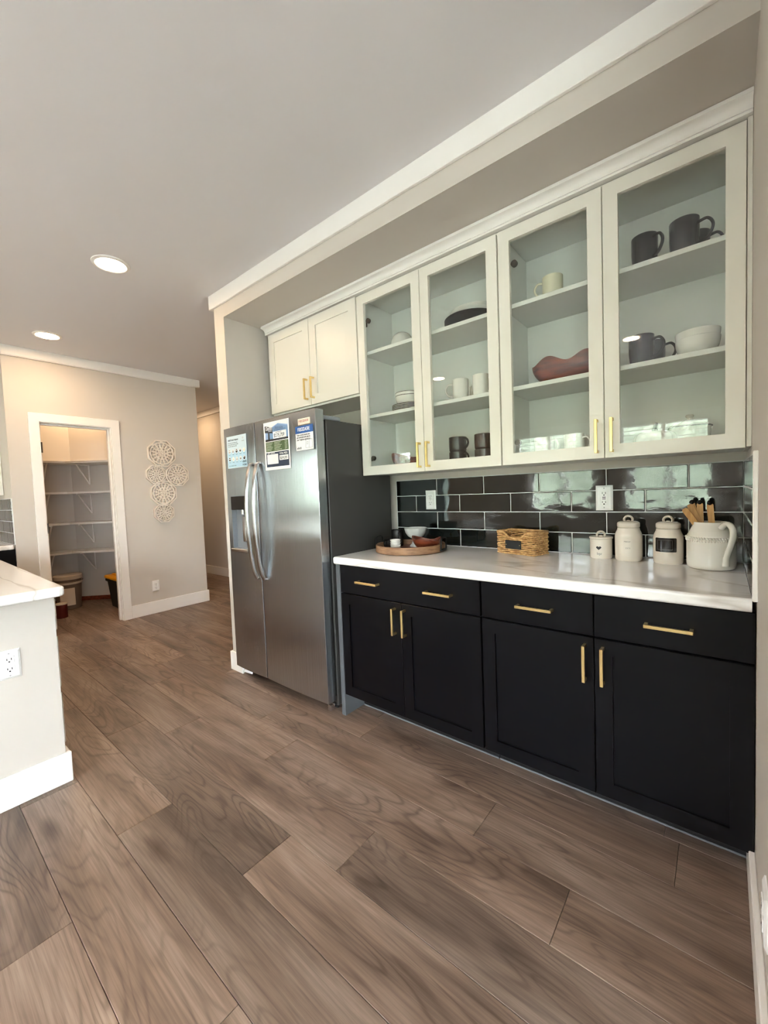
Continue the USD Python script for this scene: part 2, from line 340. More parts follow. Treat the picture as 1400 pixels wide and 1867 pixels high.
part(stage.GetPrimAtPath('/World/wall_kitchen'), 'grout', bx(-6.6, XP - .008, -1.4475, -1.44, .884, 1.292), 'grout')
for r in range(4):
    xs = list(np.arange(-6.6 + (0.15 if r % 2 else 0.0), XP - .05, .309)) + [XP - .010]
    if xs[0] > -6.55: xs = [-6.6] + xs
    for a, b in zip(xs[:-1], xs[1:]):
        if b - a > .02: part(stage.GetPrimAtPath('/World/wall_kitchen'), 'tile', tile(a + .0024, b - .0024, TZ[r] + .0024, TZ[r + 1] - .0024, -1.4505, -1.442), 'tile_glaze')
struct('wall_hall', bx(XL, XB, 1.18, 1.3, 0, CEIL), 'wall_paint', 'far greige wall at the end of the hall', 'wall')
struct('wall_left', bx(XL - .12, XL, YF, 1.3, 0, CEIL), 'wall_paint', 'outer greige wall on the far left', 'wall')
struct('wall_living', bx(XB + .12, XR + .12, -1.35, -1.23, 0, CEIL), 'wall_paint', 'greige wall of the living room behind the kitchen', 'wall')
# rear and right outer walls with windows
WIN = [('y', -1.02, -0.08, .84, 1.96), ('y', -2.36, -1.42, .84, 1.96), ('y', .50, 2.9, .30, 2.1), ('y', -5.35, -4.25, .98, 1.96), ('x', -4.1, -2.9, .84, 1.96)]
struct('wall_rear', cut(bx(XL - .12, XR + .12, YF - .12, YF, 0, CEIL), *[bx(a, b, YF - .2, YF + .1, c, d) for k, a, b, c, d in WIN if k == 'y']), 'wall_paint', 'greige outer wall with windows behind the viewer', 'wall')
struct('wall_living_side', cut(bx(XR, XR + .12, YF, -1.35, 0, CEIL), *[bx(XR - .1, XR + .2, a, b, c, d) for k, a, b, c, d in WIN if k == 'x']), 'wall_paint', 'greige outer wall with a window on the right', 'wall')
for i, (k, a, b, c, d) in enumerate(WIN):
    w = tag(UsdGeom.Xform.Define(stage, f'/World/window_{i + 1}').GetPrim(), ['white window behind the viewer nearest the right', 'white window behind the viewer in the middle', 'wide white window of the living room', 'white window at the far left behind the viewer', 'white window of the living room side wall'][i], 'window', kind='structure'); LOC[f'/World/window_{i + 1}'] = np.zeros(3)
    f = cut(bx(a, b, YF - .09, YF - .03, c, d), bx(a + .05, b - .05, YF - .2, YF, c + .05, d - .05))
    f = cat(f, bx((a + b) / 2 - .02, (a + b) / 2 + .02, YF - .085, YF - .035, c + .04, d - .04))
    cs = uni(bx(a - .07, b + .07, YF, YF + .016, c - .07, d + .07)); cs = cut(cs, bx(a, b, YF - .1, YF + .1, c, d))
    sl = cat(*[move(bx(a + .01, b - .01, -.022, .022, -.001, .001), 0, YF + .0 - .01, z, rx=.12) for z in np.arange(c + .03, d - .02, .055)]) if k == 'y' else None
    pn = bx(a + .05, b - .05, YF - .062, YF - .058, c + .05, d - .05)
    if k == 'x':
        def tur(t): v = t.vertices.copy(); return tm(np.stack([XR - (v[:, 1] - YF), v[:, 0], v[:, 2]], 1), t.faces)
        f, cs, pn = tur(f), tur(cs), tur(pn)
    part(w, 'frame', f, 'trim_white'); part(w, 'casing', cs, 'trim_white'); part(w, 'pane', pn, 'pane')
    if sl is not None: part(w, 'blind', sl, 'trim_white', kind='stuff')
# mouldings
b0 = bx(-2.737, XB, -.648, -.632, 2.516, CEIL, .002)
struct('trim_1', cat(b0, bx(-2.737, -2.70, -.632, 0.10, 2.516, CEIL, .002)), 'trim_white', 'flat white crown board running along the soffit', 'crown moulding')
def prof_y(p, y0, y1): return move(extr(Polygon(p), y1 - y0), 0, 0, 0, rx=PI / 2).apply_translation((0, y1, 0))
struct('trim_2', prof_y([(XP, 2.525), (XP + .02, 2.525), (XP + .028, 2.535), (XP + .028, CEIL), (XP, CEIL)], -1.44, .29), 'trim_white', 'white crown board above the pantry doorway', 'crown moulding')
struct('trim_3', bx(XL, XB, 1.155, 1.18, 2.53, CEIL, .002), 'trim_white', 'white crown board in the hall', 'crown moulding')
# cabinet cornice (cove profile)
cp = [(-.329, 2.377), (-.336, 2.377), (-.338, 2.384), (-.335, 2.388)] + [(-.338 - .026 * (1 - math.cos(a)), 2.389 + .026 * math.sin(a)) for a in np.linspace(0, PI / 2, 8)] + [(-.369, 2.417), (-.369, 2.430), (-.31, 2.430), (-.31, 2.377)]
def prof_x(p, x0, x1):
    t = extr(Polygon(p), x1 - x0); v = t.vertices; t = tm(np.stack([v[:, 2] + x0, v[:, 0], v[:, 1]], 1), t.faces)
    if t.volume < 0: t.invert()
    return t
struct('trim_4', cat(prof_x(cp, -2.545, XB - .001), bx(-2.540, -2.527, -.31, -.002, 2.395, 2.430)), 'trim_white', 'white cove cornice on top of the wall cabinets', 'cornice', 25)
BH = .132
def bprof(h=BH, t=.015): return [(0, 0), (t, 0), (t, h - .008), (t - .005, h), (0, h)]
struct('baseboard_pantry', cat(bx(XP, XP + .015, -.578, .265, 0, BH, .003), bx(-6.9, XP, .25, .265, 0, BH, .003)), 'trim_white', 'white baseboard right of the pantry doorway', 'baseboard')
struct('baseboard_hall', bx(XL, XB, 1.165, 1.18, 0, BH, .003), 'trim_white', 'white baseboard at the end of the hall', 'baseboard')
struct('baseboard_fridge', cat(bx(-2.716, -2.70, -.648, .12, 0, BH, .003), bx(-2.70, -2.565, -.648, -.632, 0, BH, .003)), 'trim_white', 'white baseboard around the wall end beside the refrigerator', 'baseboard')
struct('baseboard_right', bx(XB - .015, XB, -1.35, -.47, 0, BH, .003), 'trim_white', 'white baseboard on the right wall beside the black cabinets', 'baseboard')
struct('baseboard_inner', cat(*[extr(Polygon([a, b, b + n, a + n]), .05) for a, b, n in ((pa, pc, np.array([.013, 0])), (pc, pb, np.array([.011, -.011])))]), 'acacia', 'thin brown base strip inside the pantry', 'baseboard')
# pantry doorway
dr = tag(UsdGeom.Xform.Define(stage, '/World/door_1').GetPrim(), 'white-cased open doorway into the pantry', 'doorway', kind='structure'); LOC['/World/door_1'] = np.zeros(3)
cs = cut(bx(XP, XP + .018, -1.292, -.578, 0, 2.052, .002), bx(XP - .1, XP + .1, -1.218, -.652, -.1, 1.975))
part(dr, 'casing', cs, 'trim_white')
jb = cut(bx(XP - .12, XP - .0005, -1.23, -.64, 0, 1.985), bx(XP - .2, XP + .1, -1.213, -.657, -.1, 1.968))
part(dr, 'jamb', jb, 'trim_white')
part(dr, 'stop', cut(bx(XP - .075, XP - .045, -1.213, -.657, 0, 1.968), bx(XP - .2, XP + .1, -1.201, -.669, -.1, 1.956)), 'trim_white')
for z in (1.70, 0.96, .22): part(dr, 'hinge', cat(bx(XP - .042, XP - .004, -1.214, -1.2105, z, z + .09), move(trimesh.creation.cylinder(.006, .095), XP - .001, -1.208, z + .045)), 'hinge_metal')

# ------------------------------------------------------------------ lamps
def lamp_mesh():
    return lathe([(0.0, .0), (.098, .0), (.096, -.004), (.080, -.008), (.074, -.004), (0, -.004)], 40)
L0 = None
LAMPS = [(-2.757, -1.225, 'recessed ceiling lamp glowing nearer the cabinets'), (-4.275, -1.215, 'recessed ceiling lamp glowing in front of the pantry doorway'),
         (-.68, -3.15, 'recessed ceiling lamp behind the viewer at the right'), (-2.73, -2.97, 'recessed ceiling lamp behind the viewer in the middle'), (-4.3, -3.0, 'recessed ceiling lamp behind the viewer at the left'), (-5.9, -2.75, 'recessed ceiling lamp over the left kitchen run')]
for x, y, lb in LAMPS:
    if L0 is None:
        L0 = thing('recessed_light', lb, 'ceiling light', (x, y, CEIL), group='recessed ceiling lamps')
        part(L0, 'trim_ring', lamp_mesh(), 'trim_white', 40); part(L0, 'lens', tm([(.068 * math.cos(a), .068 * math.sin(a), -.0082) for a in np.linspace(0, 2 * PI, 24, endpoint=False)], [(0, i + 1, i) for i in range(1, 23)]), 'lamp_glow')
    else: dup(L0, lb, (x, y, CEIL))
HL = dup(L0, 'recessed ceiling lamp in the hall', (-3.5, .66, CEIL)); H2 = dup(L0, 'recessed ceiling lamp at the far end of the hall', (-6.35, .70, CEIL)); PLT = dup(L0, 'recessed ceiling lamp inside the pantry', (-5.98, -.62, CEIL))
# garden outside the windows
tag(usdkit.mesh(stage, '/World/lawn', bx(-30, 30, -34, -4.7, -.6, -.4), M['grass']).GetPrim(), 'green lawn outside the windows', 'lawn', kind='structure')
tag(usdkit.mesh(stage, '/World/lawn_side', bx(3.6, 30, -4.7, 20, -.6, -.4), M['grass']).GetPrim(), 'green lawn beyond the side window', 'lawn', kind='structure')
rh = random.Random(5); hv = []
for i in range(92):
    s = trimesh.creation.icosphere(2, rh.uniform(.9, 1.5)); s.vertices *= (1, .7, 1.1); s.vertices += (meshkit.noise(s.vertices * 2.2 + i * 3.1)[:, None] - .5) * .5
    s.apply_translation((-15 + (i % 46) * .66 + rh.uniform(-.2, .2), -15 - .7 * (i // 46) + rh.uniform(-.5, .5), rh.uniform(.0, .9) + 1.5 * (i // 46))); hv.append(s)
tag(usdkit.mesh(stage, '/World/hedge', cat(*hv), M['hedge_leaf'], smooth=True).GetPrim(), 'leafy green hedge beyond the lawn outside the windows', 'hedge', kind='stuff')
# ------------------------------------------------------------------ cabinets
def pull(cx, cz, L, y, vert):
    """square bar pull standing off a door that faces -y"""
    h = L / 2; t = .0052
    if vert:
        return cat(bx(cx - t, cx + t, y - .034, y - .024, cz - h, cz + h, .0008), bx(cx - t * .9, cx + t * .9, y - .026, y, cz - h, cz - h + .010), bx(cx - t * .9, cx + t * .9, y - .026, y, cz + h - .010, cz + h))
    return cat(bx(cx - h, cx + h, y - .034, y - .024, cz - t, cz + t, .0008), bx(cx - h, cx - h + .010, y - .026, y, cz - t * .9, cz + t * .9), bx(cx + h - .010, cx + h, y - .026, y, cz - t * .9, cz + t * .9))
def shaker(x0, x1, z0, z1, y, fw=.057, glass=False, th=.02):
    f = cut(bx(x0, x1, y, y + th, z0, z1, .0016), bx(x0 + fw, x1 - fw, y - .1, y + .1, z0 + fw, z1 - fw))
    if glass: return f
    return cat(f, bx(x0 + fw - .004, x1 - fw + .004, y + .008, y + th - .002, z0 + fw - .004, z1 - fw + .004))
# wall cabinets with glass doors
CZ0, CZ1 = 1.322, 2.375
def glass_cabinet(x0, x1, label, doors):
    t = thing('wall_cabinet', label, 'cabinet', (x0, 0, CZ0), group='glass-door wall cabinets')
    P = lambda n, m, mt, **k: part(t, n, m, mt, world=True, **k)
    s = .016
    body = cat(bx(x0, x0 + s, -.31, -.0, CZ0 + .004, CZ1), bx(x1 - s, x1, -.31, -.0, CZ0 + .004, CZ1), bx(x0 + s, x1 - s, -.31, -.0, CZ0 + .004, CZ0 + .020), bx(x0 + s, x1 - s, -.31, 0, CZ1 - s - .004, CZ1 - .004), bx(x0 + s, x1 - s, -.012, -.0, CZ0 + .02, CZ1 - s - .004))
    P('body', body, 'cabinet_inside')
    fr = cut(bx(x0, x1, -.312, -.308, CZ0 + .004, CZ1), bx(x0 + .02, x1 - .02, -.4, -.2, CZ0 + .022, CZ1 - .03))
    P('face_frame', fr, 'cabinet_white')
    for z in (1.678, 2.046): P('shelf', bx(x0 + s + .001, x1 - s - .001, -.296, -.013, z - .019, z, .001), 'cabinet_inside')
    for (a, b, hx) in doors:
        d = P('door', shaker(a, b, CZ0, CZ1 - .013, -.33, .052, True, .02), 'cabinet_white')
        part(d, 'glass', bx(a + .045, b - .045, -.3185, -.3145, CZ0 + .045, CZ1 - .06), 'pane', world=True)
        part(d, 'handle', pull(hx, 1.409, .132, -.33, True), 'brass', world=True, label='brass bar handle')
    for hz in (CZ0 + .1, CZ1 - .16):
        P('hinge', cat(bx(x0 + s, x0 + s + .012, -.305, -.265, hz - .012, hz + .012, .002), move(trimesh.creation.cylinder(.014, .014), doors[0][0] + .066, -.304, hz, rx=PI / 2)), 'hinge_metal')
    return t
glass_cabinet(-1.656, -.788, 'white wall cabinet with two glass doors next to the refrigerator', [(-1.654, -1.214, -1.238), (-1.211, -.790, -1.183)])
glass_cabinet(-.786, .060, 'white wall cabinet with two glass doors beside the right wall', [(-.784, -.362, -.386), (-.359, .059, -.332)])
tag(struct('trim_5', bx(.061, XB - .0005, -.322, -.002, CZ0 + .004, CZ1, .001), 'cabinet_white', 'white filler strip between the right glass cabinet and the wall', 'filler strip'))
# cabinet over the refrigerator
t = thing('fridge_cabinet', 'white two-door cabinet with solid doors above the refrigerator', 'cabinet', (-2.525, 0, 1.80))
P = lambda n, m, mt, **k: part(t, n, m, mt, world=True, **k)
P('body', bx(-2.525, -1.658, -.31, -.001, 1.80, CZ1, .001), 'cabinet_white')
for a, b, hx in ((-2.522, -2.086, -2.118), (-2.082, -1.662, -2.052)):
    d = P('door', shaker(a, b, 1.812, CZ1 - .005, -.33, .062), 'cabinet_white')
    part(d, 'handle', pull(hx, 1.916, .135, -.33, True), 'brass', world=True, label='brass bar handle')
# base cabinets
def base_cabinet(x0, x1, label, doors, drawers, panel=False):
    t = thing('base_cabinet', label, 'cabinet', (x0, 0, 0), group='black base cabinets under the worktop')
    P = lambda n, m, mt, **k: part(t, n, m, mt, world=True, **k)
    P('body', bx(x0 + .001, x1 - .001, -.59, -.001, .113, .843), 'cabinet_black')
    P('toe_kick', bx(x0 + .001, x1 - .001, -.462, -.44, .0, .113), 'toe_black')
    P('shoe', bx(x0 + .001, x1 - .001, -.468, -.462, .0, .007, .002), 'shoe_grey', label='grey shoe strip along the floor')
    if panel: P('end_panel', bx(x0 - .030, x0 - .001, -.612, -.001, 0, .843, .001), 'panel_grey', label='grey end panel facing the refrigerator')
    for a, b, hx in doors:
        d = P('door', shaker(a, b, .122, .684, -.61, .055), 'cabinet_black'); part(d, 'handle', pull(hx, .594, .130, -.61, True), 'brass', world=True, label='brass bar handle')
    for a, b, hs in drawers:
        d = P('drawer', bx(a, b, -.61, -.59, .690, .838, .0016), 'cabinet_black')
        for hx, L in hs: part(d, 'handle', pull(hx, .762, L, -.61, False), 'brass', world=True, label='brass bar handle')
base_cabinet(-1.598, -.7745, 'black base cabinet with one wide two-handled drawer beside the refrigerator', [(-1.597, -1.192, -1.227), (-1.189, -.777, -1.167)], [(-1.597, -.777, [(-1.391, .142), (-.973, .138)])], True)
base_cabinet(-.772, .0745, 'black base cabinet with two drawers beside the right wall', [(-.770, -.348, -.375), (-.345, .073, -.318)], [(-.770, -.348, [(-.549, .136)]), (-.345, .073, [(-.131, .128)])])
# worktop
def worktop(x0, x1, y0, y1, z0, z1, r):
    s = m3.Manifold.sphere(r, 20); c = .04
    pts = [(x0 + r, y0 + r), (x1 - r, y0 + r), (x0 + r, y1 - r), (x1 - r, y1 - r)]
    return unman(m3.Manifold.batch_hull([s.translate((a, b, z)) for a, b in pts for z in (z0 + r, z1 - r)]))
w = worktop(-1.624, XB + .02, -.637, .02, .8435, .884, .011); w = unman(man(w) ^ man(bx(-2, XB - .0106, -1, -.0106, 0, 2)))
t = thing('worktop', 'white quartz worktop with grey veins on the black base cabinets', 'countertop', (-1.624, -.637, .8435)); part(t, 'slab', w, 'quartz', 35, world=True)
part(t, 'caulk_bead', cat(bx(-1.62, XB - .012, -.0125, -.0106, .8838, .8846), bx(XB - .0125, XB - .0106, -.63, -.012, .8838, .8846)), 'caulk', world=True)

# ------------------------------------------------------------------ refrigerator
FX0, FX1, FY = -2.5775, -1.660, -.68; FC = -2.222
t = thing('refrigerator', 'stainless steel side-by-side refrigerator with dispenser and dark grey sides', 'refrigerator', (FX0, 0, 0)); fridge = t
P = lambda n, m, mt, **k: part(t, n, m, mt, world=True, **k)
P('body', rbox(FX0 + .003, FX1 - .001, -.607, -.062, .035, 1.628, .006), 'fridge_grey', smooth=30)
P('gasket', bx(FX0 + .012, FX1 - .012, -.621, -.606, .09, 1.615), 'gasket')
DZ0, DZ1 = .074, 1.678
def fdoor(x0, x1):
    pts = []; n = 12; bow = .006
    for i in range(n + 1):
        u = i / n; pts.append((x0 + (x1 - x0) * u, FY - bow * (1 - (2 * u - 1) ** 2)))
    pl = Polygon(pts + [(x1, -.622), (x0, -.622)]).buffer(-.002).buffer(.002, quad_segs=4)
    return extr(pl, DZ1 - DZ0, DZ0)
ld = fdoor(FX0, FC - .004); rd = fdoor(FC + .004, FX1)
ld = cut(ld, bx(-2.532, -2.338, -.8, -.645, .867, 1.235))
d1 = P('door', ld, 'steel', smooth=25); d2 = P('door', rd, 'steel', smooth=25)
def fhandle(x):
    path = smoothline([(x, FY - .002, 1.425), (x, FY - .022, 1.415), (x, FY - .046, 1.33), (x, FY - .060, 1.18), (x, FY - .062, 1.05), (x, FY - .054, .92), (x, FY - .038, .80), (x, FY - .018, .722), (x, FY - .002, .712)], 6)
    return tube(path, .0105, 12, flat=1.5, side=(0, -1, 0))
part(d1, 'handle', fhandle(-2.258), 'steel_bar', 60, world=True, label='long curved steel handle'); part(d2, 'handle', fhandle(-2.182), 'steel_bar', 60, world=True, label='long curved steel handle')
dsp = P('dispenser', cut(bx(-2.532, -2.338, -.683, -.6455, .867, 1.235), bx(-2.524, -2.346, -.8, -.652, .890, 1.145)), 'plastic_grey')
part(dsp, 'control_panel', bx(-2.528, -2.342, -.686, -.681, 1.142, 1.230, .002), 'dark_panel', world=True, label='glossy dark control panel')
part(dsp, 'paddle', cat(rbox(-2.435, -2.397, -.668, -.653, .93, 1.10, .006), move(trimesh.creation.cylinder(.014, .03), -2.416, -.667, 1.128)), 'chrome', world=True)
part(dsp, 'drip_tray', bx(-2.532, -2.338, -.702, -.652, .867, .887, .004), 'chrome', world=True)
part(d2, 'badge', bx(-1.797, -1.697, FY - .0075, FY - .003, 1.603, 1.637, .0012), 'badge_cream', world=True)
part(d2, 'badge_lettering', move(front(text('FRIGIDAIRE', .012, .0006, .082)), -1.788, FY - .0075, 1.617), 'ink_red', world=True)
for xa in (FX1 - .085, FX0 + .012): P('hinge_cover', rbox(xa, xa + .073, -.635, -.48, 1.628, 1.654, .008), 'plastic_grey', smooth=30)
P('grille', bx(FX0 + .02, FX1 - .02, -.595, -.58, .012, .075), 'gasket')
for x in (FX0 + .045, FX1 - .045): P('foot', cat(move(trimesh.creation.cylinder(.018, .036), x, -.56, .018), bx(x - .03, x + .03, -.625, -.54, .036, .052, .003), bx(x - .012, x + .012, -.635, -.58, .004, .04, .002)), 'chrome')
P('foot_tag', move(bx(-.042, .042, -.0012, .0012, -.016, .016), -2.487, -.648, .045, rx=-.35, rz=.12), 'paper_white', label='white paper tag hanging at the left foot')
# papers on the refrigerator doors
def sheet(name, label, x0, x1, z0, z1, mt, cat_='sign'):
    y = FY - .0085
    t = thing(name, label, cat_, (x0, y, z0)); part(t, 'paper', bx(0, x1 - x0, -.0006, .0, 0, z1 - z0), mt); return t, x1 - x0, z1 - z0
def flat(t, name, x0, x1, z0, z1, mt, k=1): part(t, name, bx(x0, x1, -.0006 - .0003 * k, -.0002, z0, z1), mt)
def words(t, s, x, z, h, mt, width=None, k=2, name='lettering', bold=False): part(t, name, move(front(text(s, h, .0003, width, bold)), x, -.0006 - .0003 * k + .0003, z), mt)
t, W, H = sheet('feature_sheet', 'pale blue printed feature sheet taped on the left refrigerator door', -2.532, -2.302, 1.414, 1.621, 'paper_pale')
flat(t, 'tint', .006, W - .006, .006, H * .52, 'paper_blue')
words(t, 'eBuilt Home Features', .018, H - .030, .011, 'ink_navy', .120, 2, bold=True)
for i in range(3): words(t, ['Every home is built with energy', 'saving details that work together', 'for comfort and lower bills'][i], .016, H - .046 - .011 * i, .0062, 'ink_slate', [.112, .122, .104][i])
words(t, 'e', .186, H - .028, .016, 'icon_grey', .014); words(t, 'eBuilt', .180, H - .043, .007, 'ink_grey', .026)
for r in range(2):
    for c in range(5):
        x, z = .030 + .0425 * c, (H - .098, H - .148)[r]
        part(t, 'icon', move(front(move(trimesh.creation.cylinder(.0145, .0004, sections=24), 0, 0, 0)), x, -.0013, z), 'paper_white')
        part(t, 'icon_picture', move(front(affine_disc)) if False else move(front(extr(Point(0, 0).buffer(.0115 - .002 * (c % 2), 8).difference(sbox(-.02, .001 * c, .02 - .004 * c, .004 + .001 * c)), .0003)), x, -.0015, z), ['icon_grey', 'ink_slate', 'ink_grey', 'badge_cream', 'ink_dark'][(c * 2 + r) % 5])
        words(t, ['Seal', 'Light', 'Water', 'Heat', 'Air', 'Fans', 'Wrap', 'Ducts', 'Roof', 'Glass'][r * 5 + c], x - .010, z - .023, .0048, 'ink_slate', .02)
words(t, 'eBuilt', W - .052, .030, .014, 'ink_navy', .044, bold=True); words(t, 'HOME', W - .052, .010, .012, 'ink_navy', .044, bold=True)
words(t, 'See a consultant for details', .018, .014, .005, 'ink_slate', .085)
t, W, H = sheet('price_sheet', 'white-bordered price poster with a blue house picture on the right refrigerator door', -2.113, -1.872, 1.376, 1.656, 'paper_white')
flat(t, 'picture', .016, W - .012, H * .60, H - .012, 'sky_blue')
part(t, 'house_picture', move(front(extr(Polygon([(.05, H * .64), (.05, H * .82), (.14, H * .935), (W - .012, H * .86), (W - .012, H * .64)]), .0003)), 0, -.0012, 0), 'roof_blue')
part(t, 'sky_corner', move(front(extr(Polygon([(.016, H - .012), (.016, H * .875), (.06, H * .86), (.14, H * .945), (W - .012, H * .885), (W - .012, H - .012)]), .0003)), 0, -.0012, 0), 'paper_white')
flat(t, 'ground', .016, W - .012, H * .60, H * .645, 'ink_dark', 3)
part(t, 'sign_board', move(front(extr(Polygon([(.014, H * .93), (.014, H * .79), (.088, H * .755), (.088, H * .875)]), .0003)), 0, -.0018, 0), 'ink_dark'); flat(t, 'sign_post', .044, .058, H * .62, H * .80, 'ink_dark', 4)
words(t, 'Clayton', .022, H * .835, .020, 'paper_white', .062, 6, bold=True); words(t, 'homes', .052, H * .80, .008, 'paper_white', .030, 6)
words(t, 'Base build', .112, H * .84, .0125, 'ink_navy', .072, 3, bold=True); words(t, 'This home featured', .102, H * .80, .0085, 'ink_navy', .104, 3)
flat(t, 'price_box', .092, W - .026, H * .64, H * .785, 'paper_white', 4); words(t, 'starting at', .115, H * .757, .0065, 'ink_dark', .055, 5); words(t, '$175,759', .100, H * .668, .019, 'ink_slate', .098, 5, bold=True)
flat(t, 'green_block', .016, W - .012, H * .385, H * .585, 'field_green', 1)
for i in range(6):
    z = H * .555 - i * .0083
    for xa, wd in ((.022, .062 - .007 * (i % 3)), (.098, .070 - .009 * ((i + 1) % 3)), (.196, .022)): flat(t, 'printed_line', xa, xa + wd, z, z + .0030, 'pale_line', 2)
flat(t, 'navy_block', .016, W - .012, .018, H * .365, 'ink_navy', 1)
flat(t, 'blank_box', .024, .130, .034, H * .325, 'paper_white', 2); flat(t, 'total_box', .142, W - .018, .052, H * .285, 'paper_white', 2)
words(t, 'OPTIONS', .030, H * .335, .008, 'paper_white', .07, 2); words(t, 'TOTAL PRICE', .143, H * .305, .010, 'paper_white', .074, 2, bold=True); words(t, '$199,353', .150, .058, .013, 'ink_dark', .062, 3, bold=True)
t, W, H = sheet('appliance_label', 'white label with a blue band reading FRIGIDAIRE at the upper right of the refrigerator', -1.818, -1.672, 1.465, 1.597, 'paper_white', 'label')
flat(t, 'blue_band', 0, W, H * .70, H, 'band_blue'); words(t, 'FRIGIDAIRE', .020, H * .79, .018, 'paper_white', .100, 2, bold=True)
for i, s in enumerate(['Take a look around and', 'get comfortable with help for', 'your Frigidaire appliances']): words(t, s, .010, H * .60 - i * .0125, .0085, 'ink_dark', [.108, .112, .112][i], 2, bold=True)
words(t, 'eBuilt', .010, .008, .011, 'ink_dark', .036, 2, bold=True)
def outline(x0, x1, z0, z1, w=.0012): return cat(bx(x0, x1, -.0009, -.0003, z0, z0 + w), bx(x0, x1, -.0009, -.0003, z1 - w, z1), bx(x0, x0 + w, -.0009, -.0003, z0, z1), bx(x1 - w, x1, -.0009, -.0003, z0, z1))
part(t, 'fridge_drawing', cat(outline(.082, .136, .010, .055), outline(.082, .110, .010, .055), outline(.090, .102, .030, .044)), 'ink_grey')

# ------------------------------------------------------------------ outlets
def outlet(name, label, loc, rz, kind):
    t = thing(name, label, 'outlet', loc, rz, 'wall outlets')
    wd = .036 if kind != 'wide' else .058
    body = m3.Manifold.hull_points(np.array([(sx * wd, 0, sz * .0585) for sx in (-1, 1) for sz in (-1, 1)] + [(sx * wd, -.003, sz * .0585) for sx in (-1, 1) for sz in (-1, 1)] + [(sx * (wd - .008), -.0075, sz * .0505) for sx in (-1, 1) for sz in (-1, 1)]))
    part(t, 'plate', unman(body), 'plate_white')
    xs = [0] if kind != 'wide' else [.022, -.030]
    for x in xs:
        if kind == 'usb':
            part(t, 'socket', bx(x - .0165, x + .0165, -.0095, -.006, -.033, .033, .001), 'plate_white')
            sl = []
            for cz in (.021, -.021): sl += [bx(x - .008, x - .0055, -.0098, -.008, cz - .002, cz + .006), bx(x + .0055, x + .008, -.0098, -.008, cz - .002, cz + .006), bx(x - .0025, x + .0025, -.0098, -.008, cz - .010, cz - .005)]
            sl += [bx(x - .007, x + .007, -.0098, -.008, .002, .005), bx(x - .007, x + .007, -.0098, -.008, -.006, -.003)]
            part(t, 'slots', cat(*sl), 'slot_dark')
        else:
            for cz in (.0195, -.0195):
                part(t, 'socket', rbox(x - .0165, x + .0165, -.0098, -.004, cz - .0145, cz + .0145, .002, 8), 'plate_white')
                part(t, 'slots', cat(bx(x - .008, x - .0055, -.0101, -.008, cz - .001, cz + .007), bx(x + .0055, x + .008, -.0101, -.008, cz - .001, cz + .007), bx(x - .0025, x + .0025, -.0101, -.008, cz - .010, cz - .005)), 'slot_dark')
    for x in xs:
        for sz in ((.045, -.045) if kind != 'duplex' else (0,)):
            part(t, 'screw', move(trimesh.creation.cylinder(.003, .0012, sections=12), x, -.008 if sz else -.0082, sz, rx=PI / 2), 'screw_grey')
    return t
outlet('wall_outlet', 'white duplex outlet on the black tiles above the round tray', (-1.388, -.0106, 1.162), 0, 'duplex')
outlet('wall_outlet', 'white wide-framed outlet with two dark slots on the black tiles above the canisters', (-.427, -.0106, 1.154), 0, 'usb')
outlet('wall_outlet', 'small white outlet low on the greige pantry wall under the carved panels', (XP, -.324, .298), PI / 2, 'duplex')
outlet('wall_outlet', 'white wide outlet on the end of the kitchen island', (-2.2345, -1.893, .583), PI / 2, 'wide')
outlet('wall_outlet', 'white outlet low on the right wall at the picture edge', (XB, -1.015, .292), -PI / 2, 'duplex')

# ------------------------------------------------------------------ island and left run
t = thing('kitchen_island', 'kitchen island with pale painted end wall at the left edge', 'kitchen island', (-2.235, -1.712, 0))
P = lambda n, m, mt, **k: part(t, n, m, mt, world=True, **k)
P('body', bx(-4.2, -2.235, -2.7, -1.712, 0, .8435), 'wall_paint'); P('baseboard', cat(bx(-2.235, -2.219, -2.7, -1.694, 0, BH, .003), bx(-2.30, -2.235, -1.712, -1.696, 0, BH, .003)), 'trim_white', label='white baseboard on the island end')
for z0, z1 in ((.66, .80), (.40, .63), (.14, .37)): P('drawer', bx(-2.78, -2.31, -1.712, -1.692, z0, z1, .002), 'cabinet_white')
t = thing('island_worktop', 'white quartz worktop with rounded corner on the kitchen island', 'countertop', (-2.10, -1.70, .8435))
cx = m3.CrossSection([[(-4.3, -2.8), (-2.10, -2.8), (-2.10, -1.697), (-4.3, -1.697)]]).offset(-.03, m3.JoinType.Miter).offset(.03, m3.JoinType.Round, 2, 40)
lay = [cx.offset(-.010 + .010 * math.sin(a), m3.JoinType.Round, 2, 40).extrude(.0002).translate((0, 0, .8435 + .010 - .010 * math.cos(a) if lo else .884 - .0102 + .010 * math.cos(a))) for lo in (True, False) for a in np.linspace(.05, PI / 2, 6)]
part(t, 'slab', unman(m3.Manifold.batch_hull(lay)), 'quartz', 35, world=True)
t = thing('left_base_cabinet', 'black base cabinet end seen past the island at the left edge', 'cabinet', (-4.80, -1.45, 0))
part(t, 'body', bx(-6.9, -4.80, -2.05, -1.442, .11, .843), 'cabinet_black', world=True); part(t, 'toe_kick', bx(-6.9, -4.84, -1.98, -1.442, 0, .11), 'toe_black', world=True)
for i in range(4): part(t, 'door', shaker(-6.88 + .52 * i, -6.88 + .52 * i + .515, .12, .82, -2.07, .055), 'cabinet_black', world=True)
t = thing('left_worktop', 'white quartz worktop end above the black cabinet at the left edge', 'countertop', (-4.785, -1.45, .8435)); part(t, 'slab', rbox(-6.9, -4.783, -2.09, -1.4515, .8435, .884, .010), 'quartz', 35, world=True)
